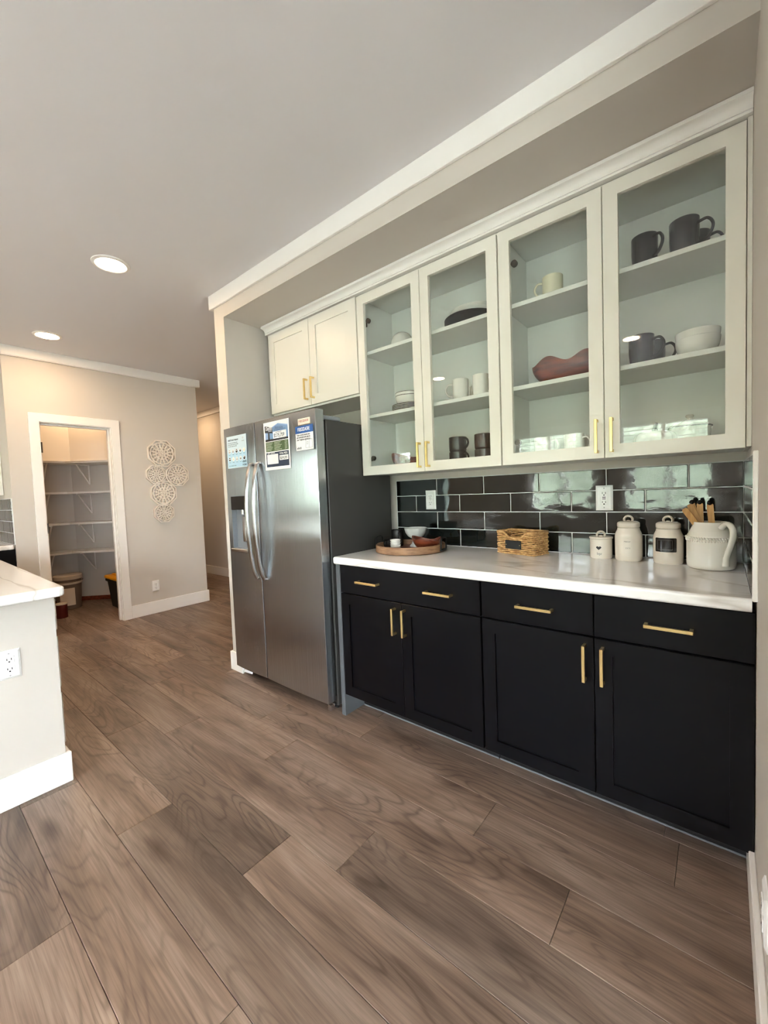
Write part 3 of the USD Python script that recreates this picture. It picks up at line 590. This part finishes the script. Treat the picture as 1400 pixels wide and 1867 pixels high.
t = thing('left_wall_cabinet', 'white wall cabinet cut off by the left picture edge', 'cabinet', (-5.12, -1.44, 1.29))
part(t, 'body', bx(-6.9, -5.12, -1.75, -1.442, 1.325, 2.40, .002), 'cabinet_white', world=True)
for i in range(4): part(t, 'door', shaker(-6.88 + .44 * i, -6.88 + .44 * i + .435, 1.33, 2.39, -1.77, .055), 'cabinet_white', world=True)

# ------------------------------------------------------------------ pantry
def shelf_poly(d):
    lim = Polygon([(-6.9, -1.318), (-4.893 - .02, -1.318), (-4.893 - .02, .128), (-6.9, .128)])
    nB = np.array([.7071, -.7071]); uB = np.array([.7071, .7071]); s = (d - d * .7071) / .7071
    bend = pc + nB * d + uB * s
    return Polygon([pa + (.001, 0), pc + (.001, 0), pb + nB * .001, pb + nB * d, bend, (pc[0] + d, pa[1])]).intersection(lim)
for i, (z, lb) in enumerate([(1.725, 'top white pantry shelf on brackets'), (1.365, 'second white pantry shelf from the top'), (1.0, 'third white pantry shelf from the top'), (.655, 'lowest white pantry shelf above the bucket and the bin')]):
    t = thing('pantry_shelf', lb, 'shelf', (pc[0], pc[1], z - .02), group='pantry shelves')
    part(t, 'board', extr(shelf_poly(.31), .022, z - .022), 'trim_white', world=True)
    for o, dr_, nr in ((np.array([pc[0], -.93]), (0, -1), np.array([1.0, 0.0])), (pc + np.array([.15, .15]), (.7071, .7071), np.array([.7071, -.7071]))):
        def w3(a, zz): p = o + nr * a; return (p[0], p[1], zz)
        part(t, 'bracket', cat(tube([w3(.008, z - .024), w3(.008, z - .27)], .008, 6), tube([w3(.010, z - .265), w3(.255, z - .030)], .008, 6), tube([w3(.008, z - .030), w3(.28, z - .030)], .008, 6)), 'trim_white', world=True)
t = thing('bucket', 'round plastic bucket with white lid on the pantry floor', 'bucket', (-5.95, -.83, 0))
part(t, 'body', lathe([(0, 0), (.112, 0), (.115, .006), (.130, .35), (.126, .35), (.110, .012), (0, .012)], 40), 'bucket_brown', 40)
part(t, 'rim', lathe([(.127, .29), (.138, .292), (.139, .312), (.128, .314)][::1] + [(.127, .29)], 40), 'bucket_white', 40)
part(t, 'lid', lathe([(0, .395), (.130, .395), (.141, .388), (.142, .348), (.132, .346), (.132, .38), (0, .38)], 40), 'bucket_white', 40)
part(t, 'label', move(extr(Polygon([(.1265 * math.cos(a), .1265 * math.sin(a)) for a in np.linspace(-.95, .25, 14)] + [(.1215 * math.cos(a), .1215 * math.sin(a)) for a in np.linspace(.25, -.95, 14)]), .20, .05), 0, 0, 0), 'badge_cream', label='pale paper label')
part(t, 'handle', tube([(.142 * math.cos(a), .142 * math.sin(a), .33 - .05 * math.sin(a - 1.2)) for a in np.linspace(1.2, 1.2 + PI, 16)], .003, 6), 'iron')
t = thing('paint_can', 'small dark red can standing left of the bucket in the pantry', 'can', (-5.52, -1.0, 0))
part(t, 'body', lathe([(0, 0), (.052, 0), (.052, .15), (0, .15)], 28), 'can_red', 40); part(t, 'lid', lathe([(0, .158), (.046, .158), (.055, .152), (.055, .142), (0, .142)], 28), 'bucket_white', 40)
t = thing('storage_bin', 'black storage bin with yellow lid on the pantry floor', 'bin', (-5.42, -.31, 0))
part(t, 'body', unman(m3.Manifold.hull_points(np.array([(sx * (.16 + .028 * k), sy * (.195 + .028 * k), .32 * k) for sx in (-1, 1) for sy in (-1, 1) for k in (0, 1)]))), 'tote_black')
part(t, 'rim', rbox(-.205, .205, -.24, .24, .300, .335, .012), 'tote_black', 30)
lid = rbox(-.212, .212, -.248, .248, .335, .372, .014); part(t, 'lid', lid, 'tote_yellow', 30)
part(t, 'lid_rib', cat(*[rbox(-.17, .17, y - .02, y + .02, .366, .384, .008) for y in (-.16, -.05, .06, .17)]), 'tote_yellow', 30)
# carved octagon panels
def medallion(a):
    oc = Polygon([(a / math.cos(PI / 8) * math.cos(PI / 8 + i * PI / 4), a / math.cos(PI / 8) * math.sin(PI / 8 + i * PI / 4)) for i in range(8)])
    holes = []
    R = a / math.cos(PI / 8)
    for i in range(8):
        th = PI / 8 + i * PI / 4; c = Polygon([(R * .90 * math.cos(th), R * .90 * math.sin(th)), (.885 * a * math.cos(th - .26), .885 * a * math.sin(th - .26)), (.885 * a * math.cos(th + .26), .885 * a * math.sin(th + .26))]).difference(Point(0, 0).buffer(.89 * a, 24))
        holes.append(c.buffer(.004 * a / .1, 2))
    for i in range(16):
        th = i * PI / 8
        for r0, r1, wd in ((.50, .60, .045), (.645, .765, .085)):
            holes.append(affinity.rotate(sbox(r0 * a, -wd * a, r1 * a, wd * a).buffer(.012 * a, 2), math.degrees(th), origin=(0, 0)))
    for i in range(8):
        th = PI / 8 + i * PI / 4; holes.append(Point(.345 * a * math.cos(th), .345 * a * math.sin(th)).buffer(.078 * a, 4))
    body = extr(oc.difference(union_all([h for h in holes if not h.is_empty])), .022, -.010)
    ringz = cat(extr(oc.difference(oc.buffer(-.075 * a)), .006, .014), extr(Point(0, 0).buffer(.865 * a, 20).difference(Point(0, 0).buffer(.80 * a, 20)), .005, .014), extr(Point(0, 0).buffer(.475 * a, 16).difference(Point(0, 0).buffer(.44 * a, 16)), .004, .014))
    dome = lathe([(0, .024), (.05 * a, .023), (.09 * a, .018), (.10 * a, .013), (0, .013)], 16)
    pet = cat(*[move(lathe([(0, .008), (.035 * a, .006), (.05 * a, 0), (0, 0)], 8, 1.9, 1), .19 * a * math.cos(i * PI / 4), .19 * a * math.sin(i * PI / 4), .014, rz=i * PI / 4) for i in range(8)])
    return cat(body, ringz, dome, pet)
t = thing('wall_carving', 'white carved wall decoration of five joined octagons on the pantry wall', 'wall decoration', (XP, -.19, 1.30))
for y, z, a in ((-.182, 1.736, .143), (-.252, 1.507, .101), (-.028, 1.503, .122), (-.187, 1.302, .134), (-.195, 1.086, .102)):
    m = medallion(a); v = m.vertices; m2 = tm(np.stack([v[:, 2] + .012, v[:, 0] + y + .19, v[:, 1] + z - 1.30], 1), m.faces); part(t, 'octagon', m2, 'carving_cream')
for y, z in ((-.182, 1.736), (-.187, 1.302), (-.028, 1.503)): part(t, 'spacer', bx(0, .010, y + .19 - .02, y + .19 + .02, z - 1.32, z - 1.28), 'trim_white')
# ------------------------------------------------------------------ things on the worktop
ZC = .884
# canisters
def canister(name, label, loc, rz, mt='ceramic_stone'):
    return thing(name, label, 'canister', loc, rz, 'cream canisters on the worktop')
def curved(poly_pts, r, th, z0, ang=-PI / 2):
    """flat artwork (x along the girth, y up) wrapped on a vertical cylinder of radius r"""
    m = extr(poly_pts, th); m = m.subdivide_to_size(.006) if len(m.faces) < 4000 else m
    v = m.vertices; a = ang + v[:, 0] / r; rr = r + v[:, 2]
    return tm(np.stack([rr * np.cos(a), rr * np.sin(a), v[:, 1] + z0], 1), m.faces)
def wraptext(s, h, width, r, z0, dx=0, ang=-PI / 2):
    m = text(s, h, .0005, width); v = m.vertices; a = ang + (v[:, 0] - width / 2 + dx) / r
    return tm(np.stack([(r + v[:, 2]) * np.cos(a), (r + v[:, 2]) * np.sin(a), v[:, 1] + z0], 1), m.faces)
def loop_knob(z, s=1.0):
    return cat(tube(smoothline([(-.015 * s, 0, z), (-.0165 * s, 0, z + .011 * s), (-.010 * s, 0, z + .021 * s), (0, 0, z + .0245 * s), (.010 * s, 0, z + .021 * s), (.0165 * s, 0, z + .011 * s), (.015 * s, 0, z)], 5), .0052 * s, 8, 1.5), lathe([(0, z + .006), (.006, z + .005), (.010, z), (0, z - .003)], 14))
t = canister('canister', 'smallest cream canister with a heart mark and the word Sugar', (-.428, -.088, ZC), .25)
part(t, 'body', lathe([(0, .0), (.043, .0), (.0455, .004), (.0455, .088), (.041, .089), (.041, .01), (0, .01)], 48), 'ceramic_stone', 40)
part(t, 'lid', cat(lathe([(0, .097), (.046, .098), (.0485, .0955), (.0485, .090), (.046, .0885), (0, .0885)], 48)), 'ceramic_stone', 40)
part(t, 'knob', loop_knob(.097, .95), 'ceramic_stone', 50)
hz = Polygon([(.0105 * (math.sin(a) ** 3), .0095 * (13 * math.cos(a) - 5 * math.cos(2 * a) - 2 * math.cos(3 * a) - math.cos(4 * a)) / 16) for a in np.linspace(0, 2 * PI, 40)[:-1]])
part(t, 'medallion', curved(Point(0, 0).buffer(.0145, 16), .0455, .0012, .050, -PI / 2 - .25), 'ceramic_stone'); part(t, 'heart_mark', curved(hz, .0467, .0006, .050, -PI / 2 - .25), 'slot_dark'); part(t, 'lettering', wraptext('Sugar', .010, .021, .0457, .0195, 0, -PI / 2 - .2), 'stamp_grey')
def jar(label, loc, rz):
    t = canister('canister', label, loc, rz)
    part(t, 'body', lathe([(0, 0), (.048, 0), (.0515, .005), (.0525, .03), (.0525, .105), (.050, .118), (.0435, .133), (.042, .142), (.038, .142), (.038, .02), (0, .012)], 56), 'ceramic_stone', 50)
    part(t, 'lid', lathe([(0, .171), (.030, .170), (.038, .167), (.0425, .163), (.0435, .158), (.0435, .147), (.041, .143), (0, .143)], 56), 'ceramic_stone', 50)
    part(t, 'knob', loop_knob(.169, .95), 'ceramic_stone', 50)
    return t
t = jar('tall cream canister with a small round stamp, second from the left', (-.317, -.098, ZC), .15)
part(t, 'medallion', curved(Point(0, 0).buffer(.0165, 18), .0525, .0012, .0835, -PI / 2 - .08), 'ceramic_stone'); part(t, 'lettering', wraptext('PRODUCT', .0045, .024, .0538, .083, 0, -PI / 2 - .08), 'slot_dark'); part(t, 'lettering', wraptext('10171', .005, .018, .0528, .055, 0, -PI / 2 - .05), 'stamp_grey')
t = jar('tall cream canister with a black chalkboard label', (-.173, -.108, ZC), 0)
pl = sbox(-.034, -.0245, .034, .0245).buffer(.004, 4)
part(t, 'chalk_label', curved(pl, .0525, .002, .079, -PI / 2 - .10), 'glaze_black'); fr_ = sbox(-.029, -.0195, .025, .0195).difference(sbox(-.0277, -.0182, .0237, .0182))
part(t, 'label_line', curved(fr_, .0545, .0004, .079, -PI / 2 - .10), 'stamp_grey')
# pitcher with utensils
t = thing('pitcher', 'large cream pitcher with a beaded band holding wooden utensils', 'pitcher', (-.034, -.165, ZC), 0)
part(t, 'body', lathe([(0, 0), (.066, 0), (.0735, .006), (.0755, .02), (.0755, .116), (.073, .128), (.063, .148), (.0545, .166), (.053, .176), (.0505, .177), (.0485, .174), (.050, .164), (.058, .146), (.069, .120), (.070, .02), (0, .012)], 64), 'ceramic_ivory', 45)
bd = cat(*[lathe([(0, .0042), (.0028, .0034), (.0042, 0), (.0028, -.0034), (0, -.0042)], 8).apply_transform(trimesh.transformations.translation_matrix((.0762 * math.cos(a), .0762 * math.sin(a), .119))) for a in np.linspace(0, 2 * PI, 52, endpoint=False)], *[lathe([(0, .0062), (.0024, .004), (.0030, 0), (.0024, -.004), (0, -.0062)], 8).apply_transform(trimesh.transformations.translation_matrix((.0757 * math.cos(a + .06), .0757 * math.sin(a + .06), .1105))) for a in np.linspace(0, 2 * PI, 52, endpoint=False)])
part(t, 'beaded_band', bd, 'ceramic_ivory', True)
hd = np.array([math.cos(-.95), math.sin(-.95)])
def hp(r, z): return (hd[0] * r, hd[1] * r, z)
hpath = smoothline([hp(.050, .152), hp(.066, .168), hp(.088, .174), hp(.106, .160), hp(.110, .135), hp(.102, .105), hp(.088, .075), hp(.078, .052), hp(.0755, .035), hp(.0745, .020)], 6)
part(t, 'handle', tube(hpath, np.interp(np.arange(len(hpath)), [0, 8, 40, len(hpath) - 1], [.011, .009, .0085, .010]), 12, 1.25), 'ceramic_ivory', 60)
def stick(name, label, top, bot, w, th, dark):
    top, bot = np.array(top), np.array(bot); d = top - bot; L = np.linalg.norm(d); d /= L
    pts = [(-w * .8, 0), (w * .8, 0), (w, L * .55), (w * 1.05, L - .006), (w * .6, L), (-w * .6, L), (-w * 1.05, L - .006), (-w, L * .55)]
    m = extr(Polygon(pts), th, -th / 2)
    m = uni(bx(-w * .8, w * .8, 0, .03, -th / 2, th / 2), m) if False else m
    y = d; x = np.cross(y, (0, -1, .05)); x /= np.linalg.norm(x); z = np.cross(x, y)
    R = np.eye(4); R[:3, 0] = x; R[:3, 1] = y; R[:3, 2] = z; R[:3, 3] = bot; m.apply_transform(R)
    t = thing(name, label, 'utensil', tuple(bot), group='utensils in the pitcher'); part(t, 'handle', m, 'bamboo', world=True)
    if dark:
        c = m3.Manifold.hull_points(np.array(trimesh.creation.icosphere(1, .0095).vertices) * (1, 1, .7)); c = unman(c); c.apply_transform(R); c.apply_translation(d * (L + .001)); part(t, 'end_cap', c, 'iron', 40, world=True)
PB = np.array([-.034, -.165, ZC])
for i, (lb, tp, bt, w, dk) in enumerate([('wooden utensil leaning furthest left in the pitcher', (-.081, -.020, .228), (.028, .012, .045), .0100, False), ('wooden utensil behind the leftmost one in the pitcher', (-.066, .006, .243), (.022, .018, .045), .0095, False),
        ('dark-tipped wooden utensil at the back left of the pitcher', (-.058, .028, .250), (-.008, .030, .045), .0075, True), ('dark-tipped wooden utensil in the middle of the pitcher', (-.034, .020, .249), (-.026, .026, .045), .0095, True), ('wooden utensil leaning right in the pitcher', (-.003, -.004, .247), (.012, .004, .045), .0098, True)]):
    stick('utensil', lb, PB + tp, PB + bt, w, .007, dk)
# wicker basket with chalkboard tag
t = thing('basket', 'small woven wicker basket with a black tag on the worktop', 'basket', (-.785, -.108, ZC), -.26)
def weave_wall(p0, p1, n_out, topf, rows=11, per=.011):
    """over-and-under strands on one side"""
    p0, p1 = np.array(p0, float), np.array(p1, float); L = np.linalg.norm(p1 - p0); u = (p1 - p0) / L; n = np.array(n_out, float); ms = []
    for r in range(rows):
        z = .005 + r * .0098; xs = np.arange(0, L + 1e-6, .0035); path = []
        for x in xs:
            if z > topf(x / L) + .001:
                if len(path) > 3: ms.append(tube(path, .0046, 5, .8))
                path = []; continue
            o = .0022 * math.sin(PI * x / per + PI * (r % 2)); p = p0 + u * x + n * o; path.append((p[0], p[1], z + .0012 * math.sin(x * 90 + r * 2.1)))
        if len(path) > 3: ms.append(tube(path, .0046, 5, .8))
    return cat(*ms)
bw, bd_ = .108, .058
full = lambda s: .108
dip = lambda s: .108 - .030 * math.exp(-((s - .5) / .26) ** 4)
part(t, 'front_side', weave_wall((-bw, -bd_, 0), (bw, -bd_, 0), (0, -1, 0), dip), 'wicker', True); part(t, 'back_side', weave_wall((-bw, bd_, 0), (bw, bd_, 0), (0, 1, 0), full), 'wicker', True)
part(t, 'end_side', weave_wall((-bw, -bd_, 0), (-bw, bd_, 0), (-1, 0, 0), full), 'wicker', True); part(t, 'end_side', weave_wall((bw, -bd_, 0), (bw, bd_, 0), (1, 0, 0), full), 'wicker', True)
part(t, 'base', bx(-bw, bw, -bd_, bd_, .0, .006, .002), 'wicker')
rim = [(-bw, -bd_, .112)] + [(-bw + 2 * bw * s, -bd_ - .002, dip(s) + .004) for s in np.linspace(0.03, .97, 24)] + [(bw, -bd_, .112), (bw, bd_, .112), (-bw, bd_, .112), (-bw, -bd_, .112)]
part(t, 'rim', tube([p for a, b in zip(rim[:-1], rim[1:]) for p in (np.array(a) + (np.array(b) - np.array(a)) * s for s in (0, .5))] + [rim[-1]], .0058, 7), 'wicker', True)
part(t, 'tag', bx(-.052, .040, -bd_ - .011, -bd_ - .0065, .028, .070, .001), 'chalkboard', label='black chalkboard tag')
for x in (-.047, .031): part(t, 'tag_pin', bx(x, x + .004, -bd_ - .012, -bd_ - .006, .047, .050), 'brass')
# round tray
TX, TY, TR = -1.368, -.272, .196
t = thing('serving_tray', 'round wooden tray with black iron handles on the worktop', 'tray', (TX, TY, ZC))
part(t, 'body', lathe([(0, 0), (TR - .006, 0), (TR, .004), (TR, .038), (TR - .003, .042), (TR - .011, .042), (TR - .013, .036), (TR - .013, .012), (0, .012)], 72), 'tray_wood', 40)
part(t, 'lining', lathe([(0, .0135), (TR - .0135, .0135), (TR - .0135, .0118), (0, .0118)], 64), 'acacia', 40, label='dark wooden inside of the tray')
for sgn in (-1, 1):
    dd = np.array([.985, .174]) * sgn; pp = np.array([-dd[1], dd[0]])
    def tp_(a, s, z): p = dd * a + pp * s; return (p[0], p[1], z)
    part(t, 'handle', cat(tube(smoothline([tp_(TR + .004, -.038, .012), tp_(TR + .005, -.038, .040), tp_(TR + .006, -.036, .066), tp_(TR + .006, -.022, .077), tp_(TR + .006, .022, .077), tp_(TR + .006, .036, .066), tp_(TR + .005, .038, .040), tp_(TR + .004, .038, .012)], 5), .0042, 8),
        tube([tp_(TR + .003, -.038, .012), tp_(TR + .003, .038, .012)], .006, 8)), 'iron', 60)
TZ0 = ZC + .0136
def bowl(r, h, foot, th=.004, n=48, flare=1.0):
    o = [(foot, 0), (foot + .004, .003)] + [(foot + (r - foot) * math.sin(PI / 2 * u) ** flare, .004 + (h - .004) * (1 - math.cos(PI / 2 * u))) for u in np.linspace(.12, 1, 10)]
    i = [(a - th if a > th else 0, max(b, .008)) for a, b in o[2:][::-1]]
    return lathe([(0, 0)] + o + [(r - th / 2, h + .001)] + i + [(0, .008)], n)
def wavy_bowl(rx, ry, h, amp, k, ph, n=96, foot=.5, tip=0, rimf=None):
    V = []; F = []; rings = 12
    for side in (0, 1):
        for j in range(rings + 1):
            u = j / rings
            for i in range(n):
                a = 2 * PI * i / n; rim = h * (1 + amp * math.sin(k * a + ph) + amp * .35 * math.sin((k + 1) * a + 1.3) + tip * max(0, math.cos(a - PI)) ** 3) if rimf is None else h * rimf(rx * math.cos(a), a)
                s = foot + (1 - foot) * math.sin(u * PI / 2); z = rim * u ** 1.35; e = 1 + .05 * math.sin(3 * a + ph)
                t_ = 1.0 if side == 0 else 1 - .006 / max(rx, ry) * 1.1; zz = z if side == 0 else max(z - (.0 if u > .98 else .0), .006) if u < .98 else z - .0005
                V.append((rx * s * e * t_ * math.cos(a), ry * s * e * t_ * math.sin(a), zz if side == 0 else max(zz, .007)))
    N = (rings + 1) * n
    for j in range(rings):
        for i in range(n):
            a, b = j * n + i, j * n + (i + 1) % n
            F += [(a, b, b + n), (a, b + n, a + n), (N + a, N + b + n, N + b), (N + a, N + a + n, N + b + n)]
    for i in range(n):
        a, b = rings * n + i, rings * n + (i + 1) % n; F += [(a, b, N + b), (a, N + b, N + a)]
    V += [(0, 0, 0), (0, 0, .007)]
    for i in range(n):
        F += [(2 * N, (i + 1) % n, i), (2 * N + 1, N + i, N + (i + 1) % n)]
    return tm(V, F)
t = thing('footed_bowl', 'white footed bowl at the back of the round tray', 'bowl', (TX - .020, TY + .085, TZ0))
part(t, 'bowl', lathe([(0, .046), (.016, .044), (.030, .048), (.048, .062), (.060, .082), (.066, .104), (.0675, .108), (.0645, .1085), (.057, .088), (.044, .068), (.024, .056), (0, .054)], 56), 'ceramic_grey', 40); part(t, 'foot', lathe([(0, 0), (.037, 0), (.036, .004), (.024, .018), (.018, .034), (.020, .047), (0, .047)], 48), 'ceramic_grey', 40)
t = thing('leaf_bowl', 'reddish wooden bowl with a wavy rim on the round tray', 'bowl', (TX + .098, TY + .014, TZ0), .5); part(t, 'bowl', wavy_bowl(.080, .062, .056, .14, 3, .6, tip=.30, foot=.42), 'acacia', 50)
c0 = None
for i in range(4):
    lb = ['white ramekin at the bottom of the stack on the round tray', 'second white ramekin from the bottom of the stack on the tray', 'third white ramekin from the bottom of the stack on the tray', 'white ramekin on top of the stack on the round tray'][i]
    if c0 is None:
        c0 = thing('ramekin', lb, 'ramekin', (TX - .050, TY - .072, TZ0), group='stacked white ramekins on the tray'); part(c0, 'bowl', lathe([(0, 0), (.024, 0), (.0275, .004), (.0295, .012), (.030, .0148), (.027, .0148), (.025, .006), (0, .004)], 40), 'ceramic_white', 40)
    else: dup(c0, lb, (TX - .050, TY - .072, TZ0 + .0135 * i))
# mugs
def mug(r, h, loc, rz, mt, label, taper=.9, hr=.6, group='mugs in the glass cabinets', belly=0.0, handle=(.22, .82)):
    t = thing('mug', label, 'mug', loc, rz, group); n = 44
    def rad(u): return r * (taper + (1 - taper) * min(1, u * 2.2) ** .6 + belly * math.sin(PI * u))
    o = [(0, 0), (r * taper * .9, 0), (r * taper * .97, .002)] + [(rad(u), .003 + (h - .003) * u) for u in np.linspace(.04, 1, 10)]
    i = [(a - .0035, b) for a, b in o[3:][::-1]]; i[-1] = (i[-1][0], .008)
    part(t, 'body', lathe(o + [(rad(1) - .0017, h + .0012)] + i + [(0, .007)], n), mt, 50)
    za, zb = h * handle[0], h * handle[1]; zc = (za + zb) / 2; R = (zb - za) / 2; ra = rad((zb / h)) - .002; rb = rad(za / h) - .002
    path = smoothline([(ra, 0, zb), (ra + R * .7, 0, zb + R * .02), (ra + R * 1.12, 0, zc + R * .45), (ra + R * 1.10, 0, zc - R * .2), (ra + R * .62, 0, za + R * .15), (rb, 0, za)], 6)
    part(t, 'handle', tube(path, .0048, 8, .62 / .5), mt, 60)
    return t
mug(.036, .044, (TX - .124, TY - .032, TZ0), -1.5, 'ceramic_black', 'low black cup at the left of the round tray', .85, group='black cups on the tray')
mug(.036, .096, (TX - .130, TY + .052, TZ0), -.7, 'ceramic_black', 'tall black mug behind the low cup on the round tray', .95, group='black cups on the tray')

# ------------------------------------------------------------------ things in the glass cabinets
S0, S1, S2 = 1.3425, 1.6785, 2.0465       # cabinet floor, lower and upper shelf
def plate(r, h, n=56): return lathe([(0, 0), (r * .58, 0), (r * .62, .003), (r * .80, h * .45), (r, h), (r, h + .0015), (r * .985, h + .002), (r * .78, h * .5 + .004), (r * .6, .006), (0, .006)], n)
def put(name, label, cat_, loc, mesh, mt, rz=0, group=None, pn='body', extra=()):
    t = thing(name, label, cat_, loc, rz, group or {'plate': 'plates in the glass cabinets', 'bowl': 'bowls in the glass cabinets'}.get(name)); part(t, pn, mesh, mt, 45)
    for a, b, c in extra: part(t, a, b, c, 45)
    return t
def rimring(r, z, t=.0016): return lathe([(r - t, z - t), (r + t, z - t), (r + t, z + t), (r - t, z + t), (r - t, z - t)], 56)
# left cabinet, left door
flip = lambda m, h: move(m, 0, 0, h, rx=PI)
put('bowl', 'lower white upturned bowl on the top shelf beside the refrigerator side', 'bowl', (-1.475, -.135, S2), flip(bowl(.070, .085, .034), .086), 'ceramic_white')
put('bowl', 'white upturned bowl stacked on another on the top shelf at the left', 'bowl', (-1.475, -.135, S2 + .024), flip(bowl(.070, .085, .034), .086), 'ceramic_white')
pz = S1
for i in range(4):
    put('plate', ['bottom', 'second', 'third', 'top'][i] + ' dark-rimmed white plate of the stack under the bowls, middle shelf at the left', 'plate', (-1.425, -.155, pz + .009 * i), plate(.098, .014), 'ceramic_white', extra=[('rim_line', rimring(.098, .0155), 'rim_dark')])
for i in range(2):
    put('bowl', ['lower', 'upper'][i] + ' dark-rimmed white bowl on the stack of plates, middle shelf at the left', 'bowl', (-1.425, -.155, pz + .045 + .018 * i), bowl(.080, .050, .042), 'ceramic_white', extra=[('rim_line', rimring(.0785, .0505), 'rim_dark')])
put('plate', 'flat black plate under the wooden bowl, cabinet bottom at the left', 'plate', (-1.43, -.165, S0), plate(.118, .018), 'ceramic_black')
put('wooden_bowl', 'reddish wooden bowl with wavy rim on a black plate, cabinet bottom at the left', 'bowl', (-1.43, -.165, S0 + .0075), wavy_bowl(.115, .085, .082, .16, 2, .4), 'acacia', .2, pn='bowl')
# left cabinet, right door
put('plate', 'large black plate on the top shelf behind the second glass door', 'plate', (-1.005, -.165, S2), plate(.138, .034), 'ceramic_black')
put('plate', 'large black plate stacked on another black one, top shelf of the second glass door', 'plate', (-1.005, -.165, S2 + .012), plate(.138, .034), 'ceramic_black')
put('plate', 'white plate on top of the black plates on the top shelf', 'plate', (-.99, -.155, S2 + .030), plate(.122, .038), 'ceramic_white')
put('plate', 'upper white plate on top of the black plates on the top shelf', 'plate', (-.99, -.155, S2 + .046), plate(.122, .038), 'ceramic_white')
mug(.041, .108, (-1.052, -.215, S1), PI + .3, 'ceramic_white', 'white mug with its handle to the left, middle shelf of the second glass door', .93)
mug(.041, .108, (-.937, -.215, S1), .1, 'ceramic_white', 'white mug at the right, middle shelf of the second glass door', .93)
mug(.041, .090, (-1.02, -.085, S1), 1.2, 'ceramic_white', 'white mug standing behind the two white mugs on the middle shelf', .93)
for k, (x, mt, nm, rz) in enumerate([(-1.083, 'ceramic_black', 'black', -.25), (-.935, 'ceramic_brown', 'dark brown', .1)]):
    for i in range(2): mug(.046, .074, (x, -.205, S0 + .0768 * i), rz, mt, ['lower', 'upper'][i] + f' {nm} mug of the pair stacked at the cabinet bottom, second glass door', .96, handle=(.2, .85))
# right cabinet, left door
mug(.043, .098, (-.585, -.205, S2), PI + .25, 'ceramic_cream', 'pale yellow mug on the top shelf of the third glass door', .97)
mug(.043, .075, (-.545, -.080, S2), .25, 'ceramic_cream', 'lower cream mug standing behind the pale yellow mug on the top shelf', .97)
put('wooden_bowl', 'long reddish wooden bowl with wavy rim on the middle shelf of the third glass door', 'bowl', (-.525, -.165, S1), wavy_bowl(.170, .092, .098, .17, 3, 2.09, foot=.55, rimf=lambda x, a: 1 + .16 * math.cos(2 * PI * (x + .075) / .158) + .12 * max(0, (abs(x) - .13) / .04)), 'acacia', .05, pn='bowl')
mug(.043, .098, (-.632, -.215, S0), -.35, 'ceramic_white', 'white mug at the left of the cabinet bottom, third glass door', .97)
mug(.043, .098, (-.503, -.215, S0), -.35, 'ceramic_white', 'white mug at the right of the cabinet bottom, third glass door', .97)
mug(.043, .098, (-.610, -.085, S0), -.2, 'ceramic_white', 'white mug behind the left one at the cabinet bottom, third glass door', .97)
mug(.043, .098, (-.475, -.085, S0), -.2, 'ceramic_white', 'white mug behind the right one at the cabinet bottom, third glass door', .97)
# right cabinet, right door
mug(.044, .116, (-.234, -.225, S2), -.7, 'ceramic_black', 'black mug at the left of the top shelf, right-hand glass door', .86)
mug(.046, .122, (-.110, -.225, S2), -.25, 'ceramic_black', 'larger black mug in the middle of the top shelf, right-hand glass door', .86)
mug(.044, .116, (-.080, -.105, S2), -.2, 'ceramic_black', 'black mug half hidden behind the larger one on the top shelf', .86)
mug(.043, .112, (-.247, -.225, S1), -.3, 'ceramic_black', 'front black mug on the middle shelf of the right-hand glass door', .86)
mug(.043, .112, (-.222, -.110, S1), -.2, 'ceramic_black', 'black mug behind another black one on the middle shelf of the right-hand glass door', .86)
for i in range(2): put('bowl', ['lower', 'upper'][i] + ' glossy white bowl of the pair beside the black mugs', 'bowl', (-.072, -.205, S1 + .026 * i), bowl(.068, .062, .040), 'ceramic_white')
t = thing('tureen', 'white lidded tureen with a dark rim line at the cabinet bottom on the right', 'tureen', (-.100, -.118, S0))
part(t, 'body', bowl(.068, .088, .044), 'ceramic_white', 45); part(t, 'lid', lathe([(0, .116), (.020, .114), (.045, .106), (.064, .094), (.071, .089), (.071, .086), (0, .086)], 56), 'ceramic_white', 45); part(t, 'knob', lathe([(0, .138), (.010, .137), (.014, .132), (.013, .127), (.008, .122), (.009, .114), (0, .113)], 28), 'ceramic_white', 45); part(t, 'rim_line', rimring(.0702, .0875, .0018), 'rim_dark')
def pumpkin(r, h, lobes=8, n=72):
    V = []; F = []; m = 22
    for j in range(m + 1):
        ph = PI * j / m
        for i in range(n):
            a = 2 * PI * i / n; l = 1 - .10 * (1 - abs(math.cos(lobes * a / 2))) * math.sin(ph); rr = r * math.sin(ph) ** .8 * l; V.append((rr * math.cos(a), rr * math.sin(a), h / 2 * (1 - math.cos(ph)) - (.14 * h * math.exp(-((PI - ph) / .5) ** 2))))
    for j in range(m):
        for i in range(n):
            a, b = j * n + i, j * n + (i + 1) % n; F += [(a, b + n, b), (a, a + n, b + n)]
    t = trimesh.Trimesh(np.array(V), np.array(F)); t.merge_vertices(); t.update_faces(t.nondegenerate_faces())
    if t.volume < 0: t.invert()
    return t
t = thing('ceramic_pumpkin', 'white ceramic pumpkin at the cabinet bottom of the right-hand glass door', 'pumpkin', (-.205, -.228, S0))
part(t, 'body', pumpkin(.073, .082), 'ceramic_white', 50); part(t, 'stem', tube(smoothline([(0, 0, .064), (.001, 0, .082), (.003, .001, .096), (.008, .002, .106)], 5), [.010] * 6 + [.0065] * 10, 8), 'stamp_grey', 60)
